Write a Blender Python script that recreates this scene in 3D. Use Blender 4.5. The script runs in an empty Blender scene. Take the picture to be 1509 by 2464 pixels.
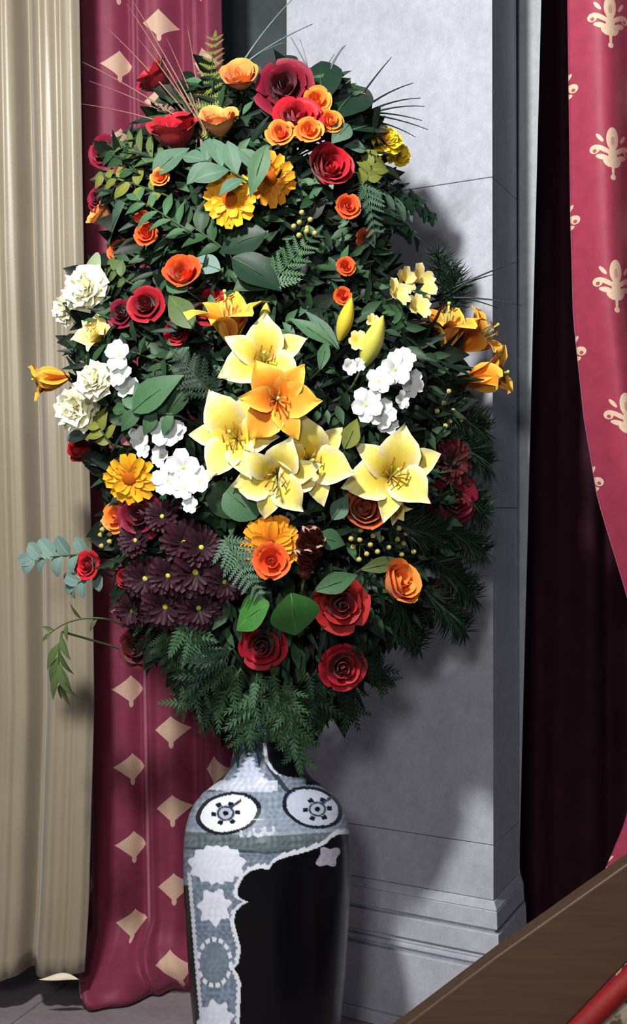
import bpy, math, random
import numpy as np
from mathutils import Vector, Matrix

random.seed(7); np.random.seed(7)
rnd = random.random
C = bpy.context.scene.collection
PI = math.pi

# ------------------------------------------------------------------ camera, world, lights, exposure
F = 3520.0                                    # focal length in pixels of the 1509x2464 frame
CAMZ = 1.25
cd = bpy.data.cameras.new('camera'); cam = bpy.data.objects.new('camera', cd); C.objects.link(cam)
cam.location = (0, 0, CAMZ); cam.rotation_euler = (PI/2, 0, 0)
cd.sensor_fit = 'HORIZONTAL'; cd.sensor_width = 36.0; cd.lens = 36.0*F/1509.0; cd.clip_end = 50
bpy.context.scene.camera = cam

w = bpy.data.worlds.new('world'); bpy.context.scene.world = w; w.use_nodes = True
w.node_tree.nodes['Background'].inputs[0].default_value = (0.80, 0.88, 1.0, 1)
w.node_tree.nodes['Background'].inputs[1].default_value = 0.11

def lamp(name, loc, target, power, size, col):
    l = bpy.data.lights.new(name, 'AREA'); l.shape = 'DISK'; l.size = size; l.energy = power; l.color = col
    o = bpy.data.objects.new(name, l); C.objects.link(o); o.location = loc
    o.rotation_euler = (Vector(target)-Vector(loc)).to_track_quat('-Z', 'Y').to_euler()
    return o
lamp('ceiling_spot', (-0.72, 1.30, 2.85), (0.05, 3.4, 1.3), 88, 0.20, (1.0, 0.97, 0.94))
lamp('front_fill', (-0.5, -0.7, 2.0), (0, 3.3, 0.5), 34, 0.5, (1.0, 0.97, 0.95))  # added fill from behind the camera, lifts vase and lower wall; no actual lamp

vs = bpy.context.scene.view_settings
vs.view_transform = 'Standard'; vs.look = 'None'; vs.gamma = 1; vs.exposure = 0.0; vs.use_curve_mapping = False

# ------------------------------------------------------------------ helpers
def W(px, py, d):
    return Vector(((px-754.5)/F*d, d, CAMZ-(py-1232.0)/F*d))
def lin(c):
    return tuple(((v/255.0)/12.92 if v/255.0 <= 0.04045 else ((v/255.0+0.055)/1.055)**2.4) for v in c)
def lin4(c): return lin(c)+(1.0,)

class X:                                       # tiny expression wrapper over shader math nodes
    def __init__(s, nt, v): s.nt, s.v = nt, v
    def _op(s, op, *a):
        n = s.nt.nodes.new('ShaderNodeMath'); n.operation = op
        for k, b in enumerate((s,)+a):
            b = b.v if isinstance(b, X) else b
            if isinstance(b, (int, float)): n.inputs[k].default_value = b
            else: s.nt.links.new(b, n.inputs[k])
        return X(s.nt, n.outputs[0])
    def __add__(s, b): return s._op('ADD', b)
    def __sub__(s, b): return s._op('SUBTRACT', b)
    def __mul__(s, b): return s._op('MULTIPLY', b)
    def __truediv__(s, b): return s._op('DIVIDE', b)
    def abs(s): return s._op('ABSOLUTE')
    def pow(s, b): return s._op('POWER', b)
    def lt(s, b): return s._op('LESS_THAN', b)
    def max(s, b): return s._op('MAXIMUM', b)
    def fract(s): return s._op('FRACT')

def mat_new(name):
    m = bpy.data.materials.new(name); m.use_nodes = True
    nt = m.node_tree; return m, nt, nt.nodes['Principled BSDF']
def mixc(nt, fac, a, b, mode='MIX'):
    n = nt.nodes.new('ShaderNodeMix'); n.data_type = 'RGBA'; n.blend_type = mode
    for s, v in ((n.inputs[0], fac), (n.inputs[6], a), (n.inputs[7], b)):
        if isinstance(v, X): v = v.v
        if isinstance(v, (int, float, tuple)): s.default_value = v
        else: nt.links.new(v, s)
    return n.outputs[2]
def noise(nt, scale, detail=4, rough=.6, vec=None):
    n = nt.nodes.new('ShaderNodeTexNoise'); n.inputs['Scale'].default_value = scale
    n.inputs['Detail'].default_value = detail; n.inputs['Roughness'].default_value = rough
    if vec is None:
        t = nt.nodes.new('ShaderNodeTexCoord'); vec = t.outputs['Object']
    nt.links.new(vec, n.inputs['Vector'])
    return X(nt, n.outputs[0])
def bump(nt, bs, h, strength, dist=.01):
    b = nt.nodes.new('ShaderNodeBump'); b.inputs['Strength'].default_value = strength; b.inputs['Distance'].default_value = dist
    nt.links.new(h.v, b.inputs['Height']); nt.links.new(b.outputs[0], bs.inputs['Normal'])

_mats = {}
def petal_mat(key, base, tip=None, edge=None, var=.25, rough=.55):
    """petal colour: base (throat) -> tip along u, optional paler margin, each petal slightly different"""
    if key in _mats: return _mats[key]
    m, nt, bs = mat_new('petal_'+key)
    uv = nt.nodes.new('ShaderNodeUVMap'); sp = nt.nodes.new('ShaderNodeSeparateXYZ'); nt.links.new(uv.outputs[0], sp.inputs[0])
    u = X(nt, sp.outputs[0]); v = X(nt, sp.outputs[1])
    col = mixc(nt, u.pow(1.3), lin4(base), lin4(tip or base))
    if edge:
        e = (v-.5).abs()*2
        col = mixc(nt, (e.pow(3.0)).max((u.pow(5.0)))*.8, col, lin4(edge))
    st = noise(nt, 9, 3)                        # faint veins and mottling
    inf = nt.nodes.new('ShaderNodeObjectInfo'); r = X(nt, inf.outputs['Random'])
    k = (r*var)+(st*.3)+(1.0-var*.5-.15)
    cmb = nt.nodes.new('ShaderNodeCombineXYZ')
    for i in range(3): nt.links.new(k.v, cmb.inputs[i])
    col = mixc(nt, 1.0, col, cmb.outputs[0], 'MULTIPLY')
    nt.links.new(col, bs.inputs['Base Color'])
    bs.inputs['Roughness'].default_value = rough; bs.inputs['Specular IOR Level'].default_value = .25
    bs.inputs['Sheen Weight'].default_value = .1
    _mats[key] = m; return m
def leaf_mat(key, c, c2=None, rough=.42):
    k2 = 'leaf_'+key
    if k2 in _mats: return _mats[k2]
    m, nt, bs = mat_new(k2)
    uv = nt.nodes.new('ShaderNodeUVMap'); sp = nt.nodes.new('ShaderNodeSeparateXYZ'); nt.links.new(uv.outputs[0], sp.inputs[0])
    v = X(nt, sp.outputs[1]); u = X(nt, sp.outputs[0])
    rib = ((v-.5).abs()*16)._op('MINIMUM', 1.0)
    n = noise(nt, 14, 3)
    inf = nt.nodes.new('ShaderNodeObjectInfo'); r = X(nt, inf.outputs['Random'])
    col = mixc(nt, (n*.7+r*.5-.1), lin4(c), lin4(c2 or tuple(min(255, x*1.5+8) for x in c)))
    col = mixc(nt, rib, lin4(tuple(min(255, x*1.25+8) for x in c)), col)
    nt.links.new(col, bs.inputs['Base Color'])
    bs.inputs['Roughness'].default_value = rough+.08; bs.inputs['Specular IOR Level'].default_value = .24
    _mats[k2] = m; return m
def flat_mat(key, c, rough=.5, spec=.4, nz=20, amt=.35):
    if key in _mats: return _mats[key]
    m, nt, bs = mat_new(key)
    n = noise(nt, nz, 4)
    col = mixc(nt, n, lin4(tuple(x*(1-amt) for x in c)), lin4(tuple(min(255, x*(1+amt*.6)) for x in c)))
    nt.links.new(col, bs.inputs['Base Color'])
    bs.inputs['Roughness'].default_value = rough; bs.inputs['Specular IOR Level'].default_value = spec
    _mats[key] = m; return m

def mesh_from(name, verts, faces, mat=None, uvs=None, smooth=True):
    me = bpy.data.meshes.new(name)
    me.from_pydata([tuple(v) for v in verts], [], faces)
    if uvs is not None:
        l = me.uv_layers.new(name='UVMap')
        idx = np.empty(len(me.loops), dtype=np.int32); me.loops.foreach_get('vertex_index', idx)
        l.data.foreach_set('uv', np.asarray(uvs, dtype=np.float32)[idx].ravel())
    if smooth: me.polygons.foreach_set('use_smooth', [True]*len(me.polygons))
    if mat: me.materials.append(mat)
    return me
def obj(name, me, parent=None, mtx=None, kind=None):
    o = bpy.data.objects.new(name, me); C.objects.link(o)
    if parent is not None: o.parent = parent
    if mtx is not None: o.matrix_basis = mtx
    if kind: o['kind'] = kind
    return o
def thing(name, label, cat, mtx=None, group=None, me=None):
    o = bpy.data.objects.new(name, me); C.objects.link(o)
    if me is None: o.empty_display_size = .02
    if mtx is not None: o.matrix_basis = mtx
    o['label'] = label; o['category'] = cat
    if group: o['group'] = group
    return o
def grid_faces(nu, nv, closed=False):
    f = []
    for i in range(nu):
        for j in range(nv if closed else nv):
            a = i*(nv+1)+j
            f.append((a, a+nv+1, a+nv+2, a+1))
    return f
def tube(pts, r0, r1, sides=5, cap=True):
    pts = [Vector(p) for p in pts]; vs_, fs = [], []
    up = Vector((.13, .21, .97))
    n = len(pts)
    for i, p in enumerate(pts):
        t = (pts[min(i+1, n-1)]-pts[max(i-1, 0)]).normalized()
        a = t.cross(up); a = a.normalized() if a.length > 1e-4 else t.cross(Vector((1, 0, 0))).normalized()
        b = t.cross(a); r = r0+(r1-r0)*i/(n-1)
        for k in range(sides):
            vs_.append(p+(a*math.cos(2*PI*k/sides)+b*math.sin(2*PI*k/sides))*r)
    for i in range(n-1):
        for k in range(sides):
            q = (k+1) % sides
            fs.append((i*sides+k, i*sides+q, (i+1)*sides+q, (i+1)*sides+k))
    if cap: fs += [tuple(range(sides))[::-1], tuple((n-1)*sides+k for k in range(sides))]
    return vs_, fs
def bez(a, b, c, n=7):
    return [a*(1-t)**2+b*2*t*(1-t)+c*t*t for t in (i/(n-1) for i in range(n))]
def frame(x=None, z=None, o=(0, 0, 0), s=1.0):
    """matrix whose z looks along z (and x as near as possible along x)"""
    if z is None:
        z = Vector((0, 0, 1))
    z = Vector(z).normalized(); x = Vector(x) if x is not None else Vector((1, 0, .01))
    x = x-z*x.dot(z)
    x = x.normalized() if x.length > 1e-5 else z.orthogonal().normalized()
    y = z.cross(x)
    if not isinstance(s, (tuple, list)): s = (s, s, s)
    M = Matrix(((x.x*s[0], y.x*s[1], z.x*s[2], o[0]), (x.y*s[0], y.y*s[1], z.y*s[2], o[1]), (x.z*s[0], y.z*s[1], z.z*s[2], o[2]), (0, 0, 0, 1)))
    return M
def leafframe(x, n, o, s):
    """x along the leaf exactly, z as near the normal n as possible"""
    x = Vector(x).normalized(); n = Vector(n); z = n-x*n.dot(x)
    z = z.normalized() if z.length > 1e-5 else x.orthogonal().normalized()
    return frame(x, z, o, s)

# ------------------------------------------------------------------ setting: stone pilaster, walls, floor
def stone_mat(key, c, c2, speck=1.0):
    m, nt, bs = mat_new(key)
    n1 = noise(nt, 260, 2, .7); n2 = noise(nt, 7, 6, .65); n3 = noise(nt, 45, 5, .6)
    col = mixc(nt, ((n2-.32)*1.6)._op('MINIMUM', 1.0).max(0.0), lin4(c), lin4(c2))
    g = n1*.35*speck+n3*.4+.62
    cb = nt.nodes.new('ShaderNodeCombineXYZ')
    for i in range(3): nt.links.new(g.v, cb.inputs[i])
    col = mixc(nt, 1.0, col, cb.outputs[0], 'MULTIPLY')
    nt.links.new(col, bs.inputs['Base Color']); bs.inputs['Roughness'].default_value = .75
    bs.inputs['Specular IOR Level'].default_value = .25
    bump(nt, bs, n3, .25, .004)
    return m
M_pil = stone_mat('grey_granite', (178, 181, 192), (206, 209, 220))
M_wall = stone_mat('shaded_stone', (64, 72, 72), (82, 90, 90))  # back wall stone darkened: the shade beside the red curtain is in its colour
M_strip = stone_mat('pale_stone', (176, 182, 186), (196, 200, 206))
M_flag = stone_mat('flagstone', (134, 124, 130), (164, 154, 158), .8)
M_joint = flat_mat('joint_mortar', (150, 142, 138), .9, .1)

a_f = math.atan2(-.589, .808)
nf = Vector((-.589, -.808, 0)); nr = Vector((.937, -.349, 0))         # outward normals of the front and the return
CC = Vector((.4212, 3.420, 0)); AA = CC+Vector((-.808, .589, 0))*.612; EE = CC+Vector((.349, .937, 0))*.27
def prism(name, poly, z0, z1, mat, parent=None, poly1=None, bev=0.0, kind=None):
    n = len(poly); poly1 = poly1 or poly
    v = [(p.x, p.y, z0) for p in poly]+[(p.x, p.y, z1) for p in poly1]
    f = [tuple(range(n))[::-1], tuple(range(n, 2*n))]+[(i, (i+1) % n, n+(i+1) % n, n+i) for i in range(n)]
    me = mesh_from(name, v, f, mat, smooth=False)
    o = obj(name, me, parent, kind=kind)
    if bev:
        b = o.modifiers.new('bevel', 'BEVEL'); b.width = bev; b.segments = 2; b.limit_method = 'ANGLE'
    return o
def pil_poly(off, shrink=0.0):
    c = CC+(nf+nr)*off*1.25; a = AA+nf*off; e = EE+nr*off
    back_e = e+Vector((.03, .38, 0)); back_a = Vector((a.x+.03, 4.16, 0))
    return [a, c, e, back_e, back_a]
pil = bpy.data.objects.new('wall_pilaster', None); C.objects.link(pil); pil['kind'] = 'structure'
for z0, z1 in ((.341, .470), (.470, 1.26), (1.26, 2.035), (2.035, 2.86)):   # courses of the shaft, joints recessed by the bevel
    p0 = pil_poly(-.0005-.006*(z0-.3)/2.5); p1 = pil_poly(-.0005-.006*(z1-.3)/2.5)
    prism('stone_block', p0, z0+.0008, z1-.0008, M_pil, pil, p1, .0012)
prism('stone_core', pil_poly(-.012), 0, 2.86, M_pil, pil)
for z0, z1, o0, o1 in ((.320, .341, .012, .002), (.277, .320, .014, .012), (.268, .277, .006, .006), (.218, .268, .020, .018),
                       (.206, .218, .014, .012), (.195, .206, .024, .022), (.185, .195, .016, .016), (.030, .185, .030, .030), (0, .030, .042, .040)):
    prism('base_moulding' if z0 > 0 else 'plinth', pil_poly(o0), z0, z1-.0003, M_pil, pil, pil_poly(o1), .0025)
def strip_f(px):
    k = (px-754.5)/F; u = Vector((.808, -.589, 0)); e = EE+nr*.002     # point on the strip's face seen at column px
    t = (k*e.y-e.x)/(u.x-k*u.y); return e+u*t
f0, f1 = strip_f(1240), strip_f(1312)
e_ = EE+nr*.002
prism('wall_right', [e_, f0, f0+Vector((.06, .4, 0)), e_+Vector((0, .4, 0))], 0, 2.9, M_strip,
      poly1=[e_, f1, f1+Vector((.06, .4, 0)), e_+Vector((0, .4, 0))], kind='structure')
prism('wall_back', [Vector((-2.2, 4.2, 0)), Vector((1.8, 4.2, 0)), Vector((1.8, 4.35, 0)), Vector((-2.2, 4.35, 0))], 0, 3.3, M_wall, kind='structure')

floor = prism('floor', [Vector((-2.2, 1.2, 0)), Vector((1.8, 1.2, 0)), Vector((1.8, 4.35, 0)), Vector((-2.2, 4.35, 0))], -.06, -.006, M_joint, kind='structure')
ca, sa = math.cos(math.radians(-15)), math.sin(math.radians(-15))
for i in range(-6, 7):
    for j in range(-6, 7):
        a, b = .46*i-.05, .46*j+.06
        cx, cy = -.9+a*ca-b*sa, 3.66+a*sa+b*ca
        if not (-1.5 < cx < 1.1 and 2.3 < cy < 4.1): continue
        if cx > .05 and cy > 3.55: continue
        h = .225
        pts = [Vector((cx+p*h*ca-q*h*sa, cy+p*h*sa+q*h*ca, 0)) for p, q in ((-1, -1), (1, -1), (1, 1), (-1, 1))]
        prism('flagstone', pts, -.02, random.uniform(-.001, .001), M_flag, floor, bev=.004)

# ------------------------------------------------------------------ curtains
def fleur(nt, p, q, k, filled):
    """woven fleur mask round (0,0), metres, k = scale"""
    def ell(cx, cy, rx, ry, deg):
        c, s = math.cos(math.radians(deg)), math.sin(math.radians(deg))
        x, y = p/k-cx, q/k-cy
        xr = x*c+y*s; yr = y*c-x*s
        return ((xr/rx).pow(2.0)+(yr/ry).pow(2.0)).lt(1.0)
    if filled:
        m = ((p/k/.039).abs().pow(.86)+(q/k/.041).abs().pow(.86)).lt(1.0)
        return m.max(ell(0, .010, .012, .020, 0)).max(ell(0, -.040, .0045, .012, 0))
    m = ell(0, .024, .0125, .022, 0)-ell(0, .020, .004, .009, 0)*.45
    for sg in (-1, 1):
        m = m.max(ell(sg*.016, .004, .0045, .020, -sg*60)).max(ell(sg*.033, .006, .0085, .0085, 0)-ell(sg*.033, .003, .0035, .0035, 0)*.9)
        m = m.max(ell(sg*.024, .027, .0035, .010, -sg*38)).max(ell(sg*.019, -.010, .0050, .013, -sg*72)).max(ell(sg*.011, -.022, .0045, .010, -sg*45))
    m = m.max(ell(0, -.010, .0095, .022, 0)).max(ell(0, -.035, .003, .012, 0)).max(ell(0, -.048, .0055, .0055, 0))
    return m
def brocade(key, base, motif, a, b, u0, v0, k, filled):
    m, nt, bs = mat_new(key)
    uv = nt.nodes.new('ShaderNodeUVMap'); sp = nt.nodes.new('ShaderNodeSeparateXYZ'); nt.links.new(uv.outputs[0], sp.inputs[0])
    u = X(nt, sp.outputs[0]); v = X(nt, sp.outputs[1]); mask = None
    for du, dv in ((0, 0), (a, b/2)):
        p = (((u-u0-du)/(2*a)+100.5).fract()-.5)*(2*a)
        q = (((v-v0-dv)/b+100.5).fract()-.5)*b
        f = fleur(nt, p, q, k, filled); mask = f if mask is None else mask.max(f)
    n = noise(nt, 30, 4); wv = noise(nt, 420, 2)
    c = mixc(nt, n, lin4(tuple(x*.85 for x in base)), lin4(tuple(min(255, x*1.1) for x in base)))
    mc = mixc(nt, wv, lin4(tuple(x*.82 for x in motif)), lin4(tuple(min(255, x*1.08) for x in motif)))
    nt.links.new(mixc(nt, mask, c, mc), bs.inputs['Base Color'])
    bs.inputs['Roughness'].default_value = .55; bs.inputs['Sheen Weight'].default_value = .5; bs.inputs['Sheen Roughness'].default_value = .4
    bs.inputs['Sheen Tint'].default_value = lin4((236, 160, 190))
    bs.inputs['Specular IOR Level'].default_value = .25
    bump(nt, bs, wv, .12, .002)
    return m
def cloth(name, nx, nz, fn, mat, thick=.003):
    v, uv = [], []
    for i in range(nz+1):
        for j in range(nx+1):
            p, q = fn(j/nx, i/nz); v.append(p); uv.append(q)
    o = mesh_from(name, v, grid_faces(nz, nx), mat, uv)
    return o
def solid(o, t=.004):
    s = o.modifiers.new('solid', 'SOLIDIFY'); s.thickness = t; s.offset = 0; return o

# red brocade curtain behind the vase
RD = 3.86
M_red = brocade('red_brocade', (132, 53, 78), (214, 180, 156), .122, .2065, -.494, .1615, .92, True)
def red_fn(s, t):
    z = t*3.0; xs = -.67+.075*max(0, 1-z/.3); x0 = xs+s*(-.21-xs)
    f = .026*math.sin((x0+.83)*2*PI/.155)+.012*math.sin((x0)*2*PI/.067+1.3)+.008*math.sin(z*1.7+x0*9)
    x = x0+.012*math.sin((x0+.8)*2*PI/.155+1.1)
    d = RD+f
    zz = z
    if z < .17:                                  # the hem pools on the floor in soft rolls
        k = 1-z/.17
        d -= .13*k**.7*(1+.5*math.sin(x0*23+1))*min(1, k*2) + .03*math.sin(k*9+x0*11)*k
        zz = .006+z*(1-.25*k)+.030*math.sin(k*PI)*abs(math.sin(x0*13+.5)) + .012*math.sin(x0*38)*k*(1-k)*3
        x += .03*math.sin(k*4+x0*7)*k
    x -= .018*(z-.8)
    return (x, d, zz), (x0, z)
cm = cloth('curtain', 150, 130, red_fn, M_red)
solid(thing('curtain', 'crimson curtain with gold fleur motifs hanging behind the vase, hem pooled on floor', 'curtain', me=cm))

# beige satin curtain in front of it
BD = 3.60
m, nt, bs = mat_new('beige_satin')
n = noise(nt, 3, 5); n2 = noise(nt, 300, 2)
nt.links.new(mixc(nt, n, lin4((136, 124, 102)), lin4((164, 154, 134))), bs.inputs['Base Color'])
bs.inputs['Roughness'].default_value = .38; bs.inputs['Sheen Weight'].default_value = .2
bump(nt, bs, n2, .08, .002); M_beige = m
def beige_edge(z):
    y = 1232-(z-CAMZ)*F/BD
    return np.interp(y, [-200, 0, 600, 1400, 1700, 2200, 2400], [182, 186, 196, 218, 222, 208, 196])
HEM = .098
def beige_fn(s, t):
    z = HEM+t*2.95
    xr = (beige_edge(z)-754.5)/F*BD
    x0 = xr-(1-s)*.62
    u = (1-s)*.62
    f = .004*math.cos(u*2*PI/.047+.3*math.sin(z*1.3))+.0012*math.sin(u*2*PI/.021)
    for c, wd, a in ((.143, .021, .085), (.080, .012, .014), (.30, .03, .07), (.42, .02, .05), (.53, .02, .05)):
        f += a*math.exp(-((u-c+.008*math.sin(z*1.1))/wd)**2)
    f += .02*math.exp(-u/.012)*.4
    h = .006*math.sin(u*17+1.0)
    return (x0, BD+.02+f, z+(h+.006*math.cos(u*40))*(1-t)**20), (x0, z)
bt = thing('curtain', 'beige satin curtain in long vertical folds, hem just above the floor', 'curtain')
solid(obj('drape', cloth('drape', 160, 60, beige_fn, M_beige), bt))
M_lin = flat_mat('cream_lining', (238, 226, 200), .7, .2, 30, .1)
def lining_fn(s, t):                              # turned-up lining that shows where the hem lifts
    x = W(95, 0, BD).x+s*(.098); b = math.sin(PI*s)
    return (x, BD-.006-.012*b*(1-t), HEM+.003+.015*t*b*(.4+s)+.004*s*b), (s, t)
l = obj('hem_lining', cloth('hem_lining', 16, 3, lining_fn, M_lin), bt); l['label'] = 'pale cream lining turned out at the hem'
solid(l, .002)

# deep shaded curtain inside the opening
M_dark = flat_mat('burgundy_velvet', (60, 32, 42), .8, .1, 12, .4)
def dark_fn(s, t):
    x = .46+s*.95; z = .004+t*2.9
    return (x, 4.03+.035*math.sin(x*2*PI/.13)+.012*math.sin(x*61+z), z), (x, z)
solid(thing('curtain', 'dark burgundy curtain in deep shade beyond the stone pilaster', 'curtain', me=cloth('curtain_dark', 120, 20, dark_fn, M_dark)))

# red tied-back drape at the side of the opening
DD = 2.92
M_red2 = brocade('crimson_brocade', (146, 50, 72), (214, 186, 158), .105, .262, .592, 2.222, 1.05, False)
def drape_fn(s, t):
    z = .004+t*2.75
    y = 1232-(z-CAMZ)*F/DD
    e = np.interp(y, [-600, 0, 500, 760, 1000, 1200, 1420, 1650, 1800, 2000, 2110, 2300, 2700], [1366, 1370, 1378, 1386, 1412, 1446, 1512, 1575, 1570, 1509, 1462, 1400, 1330])
    r = 2050+ (e-1370)*.15
    px = e+(r-e)*s
    x = (px-754.5)/F*DD
    amp = .035*(1-.5*(e-1370)/200) if y < 1650 else .03
    d = DD+amp*math.cos(s*2*PI*3.2+.6)-.02*s+.012*math.sin(s*19+z*2)
    d += .05*math.exp(-s/.02)*0
    return (x, d, z), (.513+s*.60, z)
solid(thing('curtain', 'red fleur-patterned drape swept to the side in front of the dark opening', 'curtain', me=cloth('curtain_drape', 110, 90, drape_fn, M_red2)))

# ------------------------------------------------------------------ sloping wooden rail in the near corner
PD = 2.45
def bar(name, pts, thick, mat, parent, d=PD, bev=.004):
    q = [W(x, y, d) for x, y in pts]; n = len(q)
    v = [p for p in q]+[p+Vector((.012, thick, 0)) for p in q]
    f = [tuple(range(n)), tuple(range(n, 2*n))[::-1]]+[(i, n+i, n+(i+1) % n, (i+1) % n) for i in range(n)]
    me = mesh_from(name, v, f, mat, smooth=False)
    o = obj(name, me, parent)
    if bev:
        b = o.modifiers.new('bevel', 'BEVEL'); b.width = bev; b.segments = 3; b.limit_method = 'ANGLE'
    return o
m, nt, bs = mat_new('brown_wood')
tc = nt.nodes.new('ShaderNodeTexCoord'); mp = nt.nodes.new('ShaderNodeMapping')
mp.inputs['Rotation'].default_value = (0, math.radians(-36), 0); mp.inputs['Scale'].default_value = (3, 20, 40)
nt.links.new(tc.outputs['Object'], mp.inputs[0])
g = noise(nt, 2.2, 6, .6, mp.outputs[0])
nt.links.new(mixc(nt, g, lin4((58, 40, 28)), lin4((88, 64, 46))), bs.inputs['Base Color'])
bs.inputs['Roughness'].default_value = .5; M_wood = m
M_velvet = flat_mat('red_velvet', (136, 24, 26), .55, .3, 40, .2)
m, nt, bs = mat_new('cream_figured_cloth')
n = noise(nt, 60, 3, .5)
nt.links.new(mixc(nt, ((n-.48)*8)._op('MINIMUM', 1.0).max(0.0), lin4((220, 205, 180)), lin4((120, 92, 70))), bs.inputs['Base Color']); M_fig = m
rail = thing('sloping_rail', 'broad brown wooden rail sloping upward, with red padding and cream panel beneath', 'rail')
bar('wooden_board', [(800, 2592), (976, 2466), (1187, 2306), (1376, 2172), (1509, 2078), (1700, 1945), (1700, 2140), (1504, 2322), (1366, 2466), (1240, 2592)], .07, M_wood, rail)
# red padded roll along the lower edge
def roll(pts, r, mat, parent, name):
    q = [W(x, y, PD-.004) for x, y in pts]; v, f = tube(q, r, r, 14)
    return obj(name, mesh_from(name, v, f, mat), parent)
roll([(1265, 2605), (1405, 2466), (1511, 2362), (1600, 2272), (1710, 2160)], .0195, M_velvet, rail, 'red_padding')['label'] = 'red velvet padded roll'
bar('cream_panel', [(1300, 2640), (1425, 2480), (1520, 2390), (1710, 2200), (1710, 2985), (1300, 2985)], .03, M_fig, rail, PD+.01)['label'] = 'cream figured cloth panel'
bar('back_board', [(830, 2600), (1000, 2500), (1300, 2500), (1300, 2985), (830, 2985)], .03, M_wood, rail, PD+.02)

# ------------------------------------------------------------------ vase
VX, VY = (643-754.5)/F*3.2, 3.2
PXM = F/3.2
prof = [(2606, 150), (2600, 156), (2560, 160), (2464, 177), (2350, 188), (2200, 197), (2120, 201), (2050, 201), (2010, 199), (1985, 195), (1960, 188), (1935, 176),
        (1912, 158), (1892, 132), (1877, 110), (1862, 98), (1845, 90), (1810, 82), (1780, 78), (1750, 78), (1720, 84), (1708, 92), (1704, 93)]
py_ = np.array([p[0] for p in prof][::-1], float); hw_ = np.array([p[1] for p in prof][::-1], float)
def vase_paint(x, y, front):
    n = x.shape[0]
    col = np.tile(np.array([9, 9, 13.]), (n, 1))
    hn = np.sin(x*.21+np.sin(y*.13)*2)*np.sin(y*.19+np.sin(x*.11)*2.3)
    hn2 = np.sin((x+y*1.4)*.23+2*np.sin(y*.07))*np.sin((x*1.2-y)*.17)
    def put(mask, c, k=0):
        c = np.array(c, float)
        col[mask] = np.clip(c+(hn[mask]*.6+hn2[mask]*.4)[:, None]*k, 0, 255)
    def ell(cx, cy, rx, ry, deg=0):
        a = math.radians(deg); dx, dy = x-cx, y-cy
        return np.hypot((dx*math.cos(a)+dy*math.sin(a))/rx, (-dx*math.sin(a)+dy*math.cos(a))/ry)
    def ang(cx, cy, rx, ry): return np.arctan2((y-cy)/ry, (x-cx)/rx)
    bx = np.interp(y, [2088, 2111, 2135, 2151, 2162, 2170, 2178, 2192, 2217, 2283, 2318, 2330, 2342, 2366, 2449, 2620], [612, 585, 573, 571, 578, 597, 582, 568, 563, 580, 574, 562, 572, 580, 577, 574])
    by = np.interp(x, [560, 585, 600, 625, 648, 656, 668, 690, 715, 740, 764, 785, 797, 815, 845], [2125, 2111, 2097, 2090, 2092, 2078, 2070, 2062, 2056, 2049, 2040, 2030, 2017, 2008, 2006])
    black = (x > bx) & (y > by)
    grey = ~black
    put(grey, (124, 138, 156), 30)
    # shoulder streaks and band
    sh = grey & (y < 2012); put(sh, (142, 154, 172), 24)
    band = grey & (y+abs(x-640)*.06 > 2008) & (y+abs(x-640)*.06 < 2052); put(band, (104, 116, 122), 26)
    put(grey & (np.abs(y+abs(x-640)*.06-2008) < 4), (160, 170, 185), 20)
    put(grey & (np.abs(y+abs(x-640)*.06-2052) < 3), (70, 80, 92), 15)
    # beaded border of the black field
    near = np.minimum(np.abs(x-bx)+(y < 2100)*99, np.abs(y-by)*.85+(x < 575)*99)
    bead = grey & (near < 10+2.2*np.sin((x*.9+y)*.42)) & (y > 1995); put(bead, (232, 236, 246), 6)
    # black edge strip and beaded left border of the panel
    xl = 452+(y-2120)*.083
    put((x < xl) & (y > 2130), (12, 13, 18), 3)
    put((np.abs(x-xl-5) < 4.2+1.5*np.sin(y*.5)) & (y > 2100), (220, 226, 238), 10)
    # white cartouches of the panel
    a = ang(522, 2080, 1, 1); put(grey & (ell(522, 2080, 66, 46)*(1+.07*np.sin(a*13)) < 1) & (y > 2035), (232, 238, 252), 10)
    a = ang(516, 2184, 1, 1); put(grey & (ell(516, 2182, 36, 40)*(1+.16*np.sin(a*7+.6)) < 1), (232, 238, 252), 14)
    a = ang(516, 2316, 38, 56); e = ell(516, 2316, 40, 57)
    put(e < .86, (124, 136, 152), 16)
    put((np.abs(e-.98) < .10) & (np.sin(a*15) > -.45), (238, 242, 250), 5)
    a = ang(519, 2452, 1, 1); put(grey & (ell(519, 2455, 40, 44)*(1+.14*np.sin(a*8)) < 1) & (y > 2405), (232, 238, 252), 14)
    # neck: white triangle, dark teeth, black field at the side
    nk = y < 1905
    put(nk & grey, (120, 132, 148), 30)
    tri = nk & (np.abs(x-600) < (y-1812)*.62+6*np.sin(y*.5)) & (y > 1812); put(tri, (198, 206, 226), 22)
    teeth = nk & (y < 1850) & (np.abs(((x-585)/26) % 1-.5) < .42-(y-1790)/150) & (y > 1782) & ~tri; put(teeth, (38, 52, 60), 8)
    put(nk & (np.abs(np.abs(x-600)-(y-1795)*.75-10) < 7) & (y > 1800), (52, 64, 74), 12)
    put(nk & (y > 1868) & (x < 668) & (np.abs(y-1893+abs(x-600)*.05) < 12), (206, 213, 230), 26)
    nb = np.interp(y, [1700, 1770, 1830, 1850, 1862, 1869, 1873], [636, 640, 648, 660, 672, 692, 736])
    put((x > nb) & (y < 1873), (8, 9, 13), 2)
    put((np.abs(x-nb+6) < 4) & (y > 1790) & (y < 1866), (206, 212, 226), 14)
    put((x > nb) & (np.abs(y-1880) < 9) & (x > 735), (10, 11, 16), 2)
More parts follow.
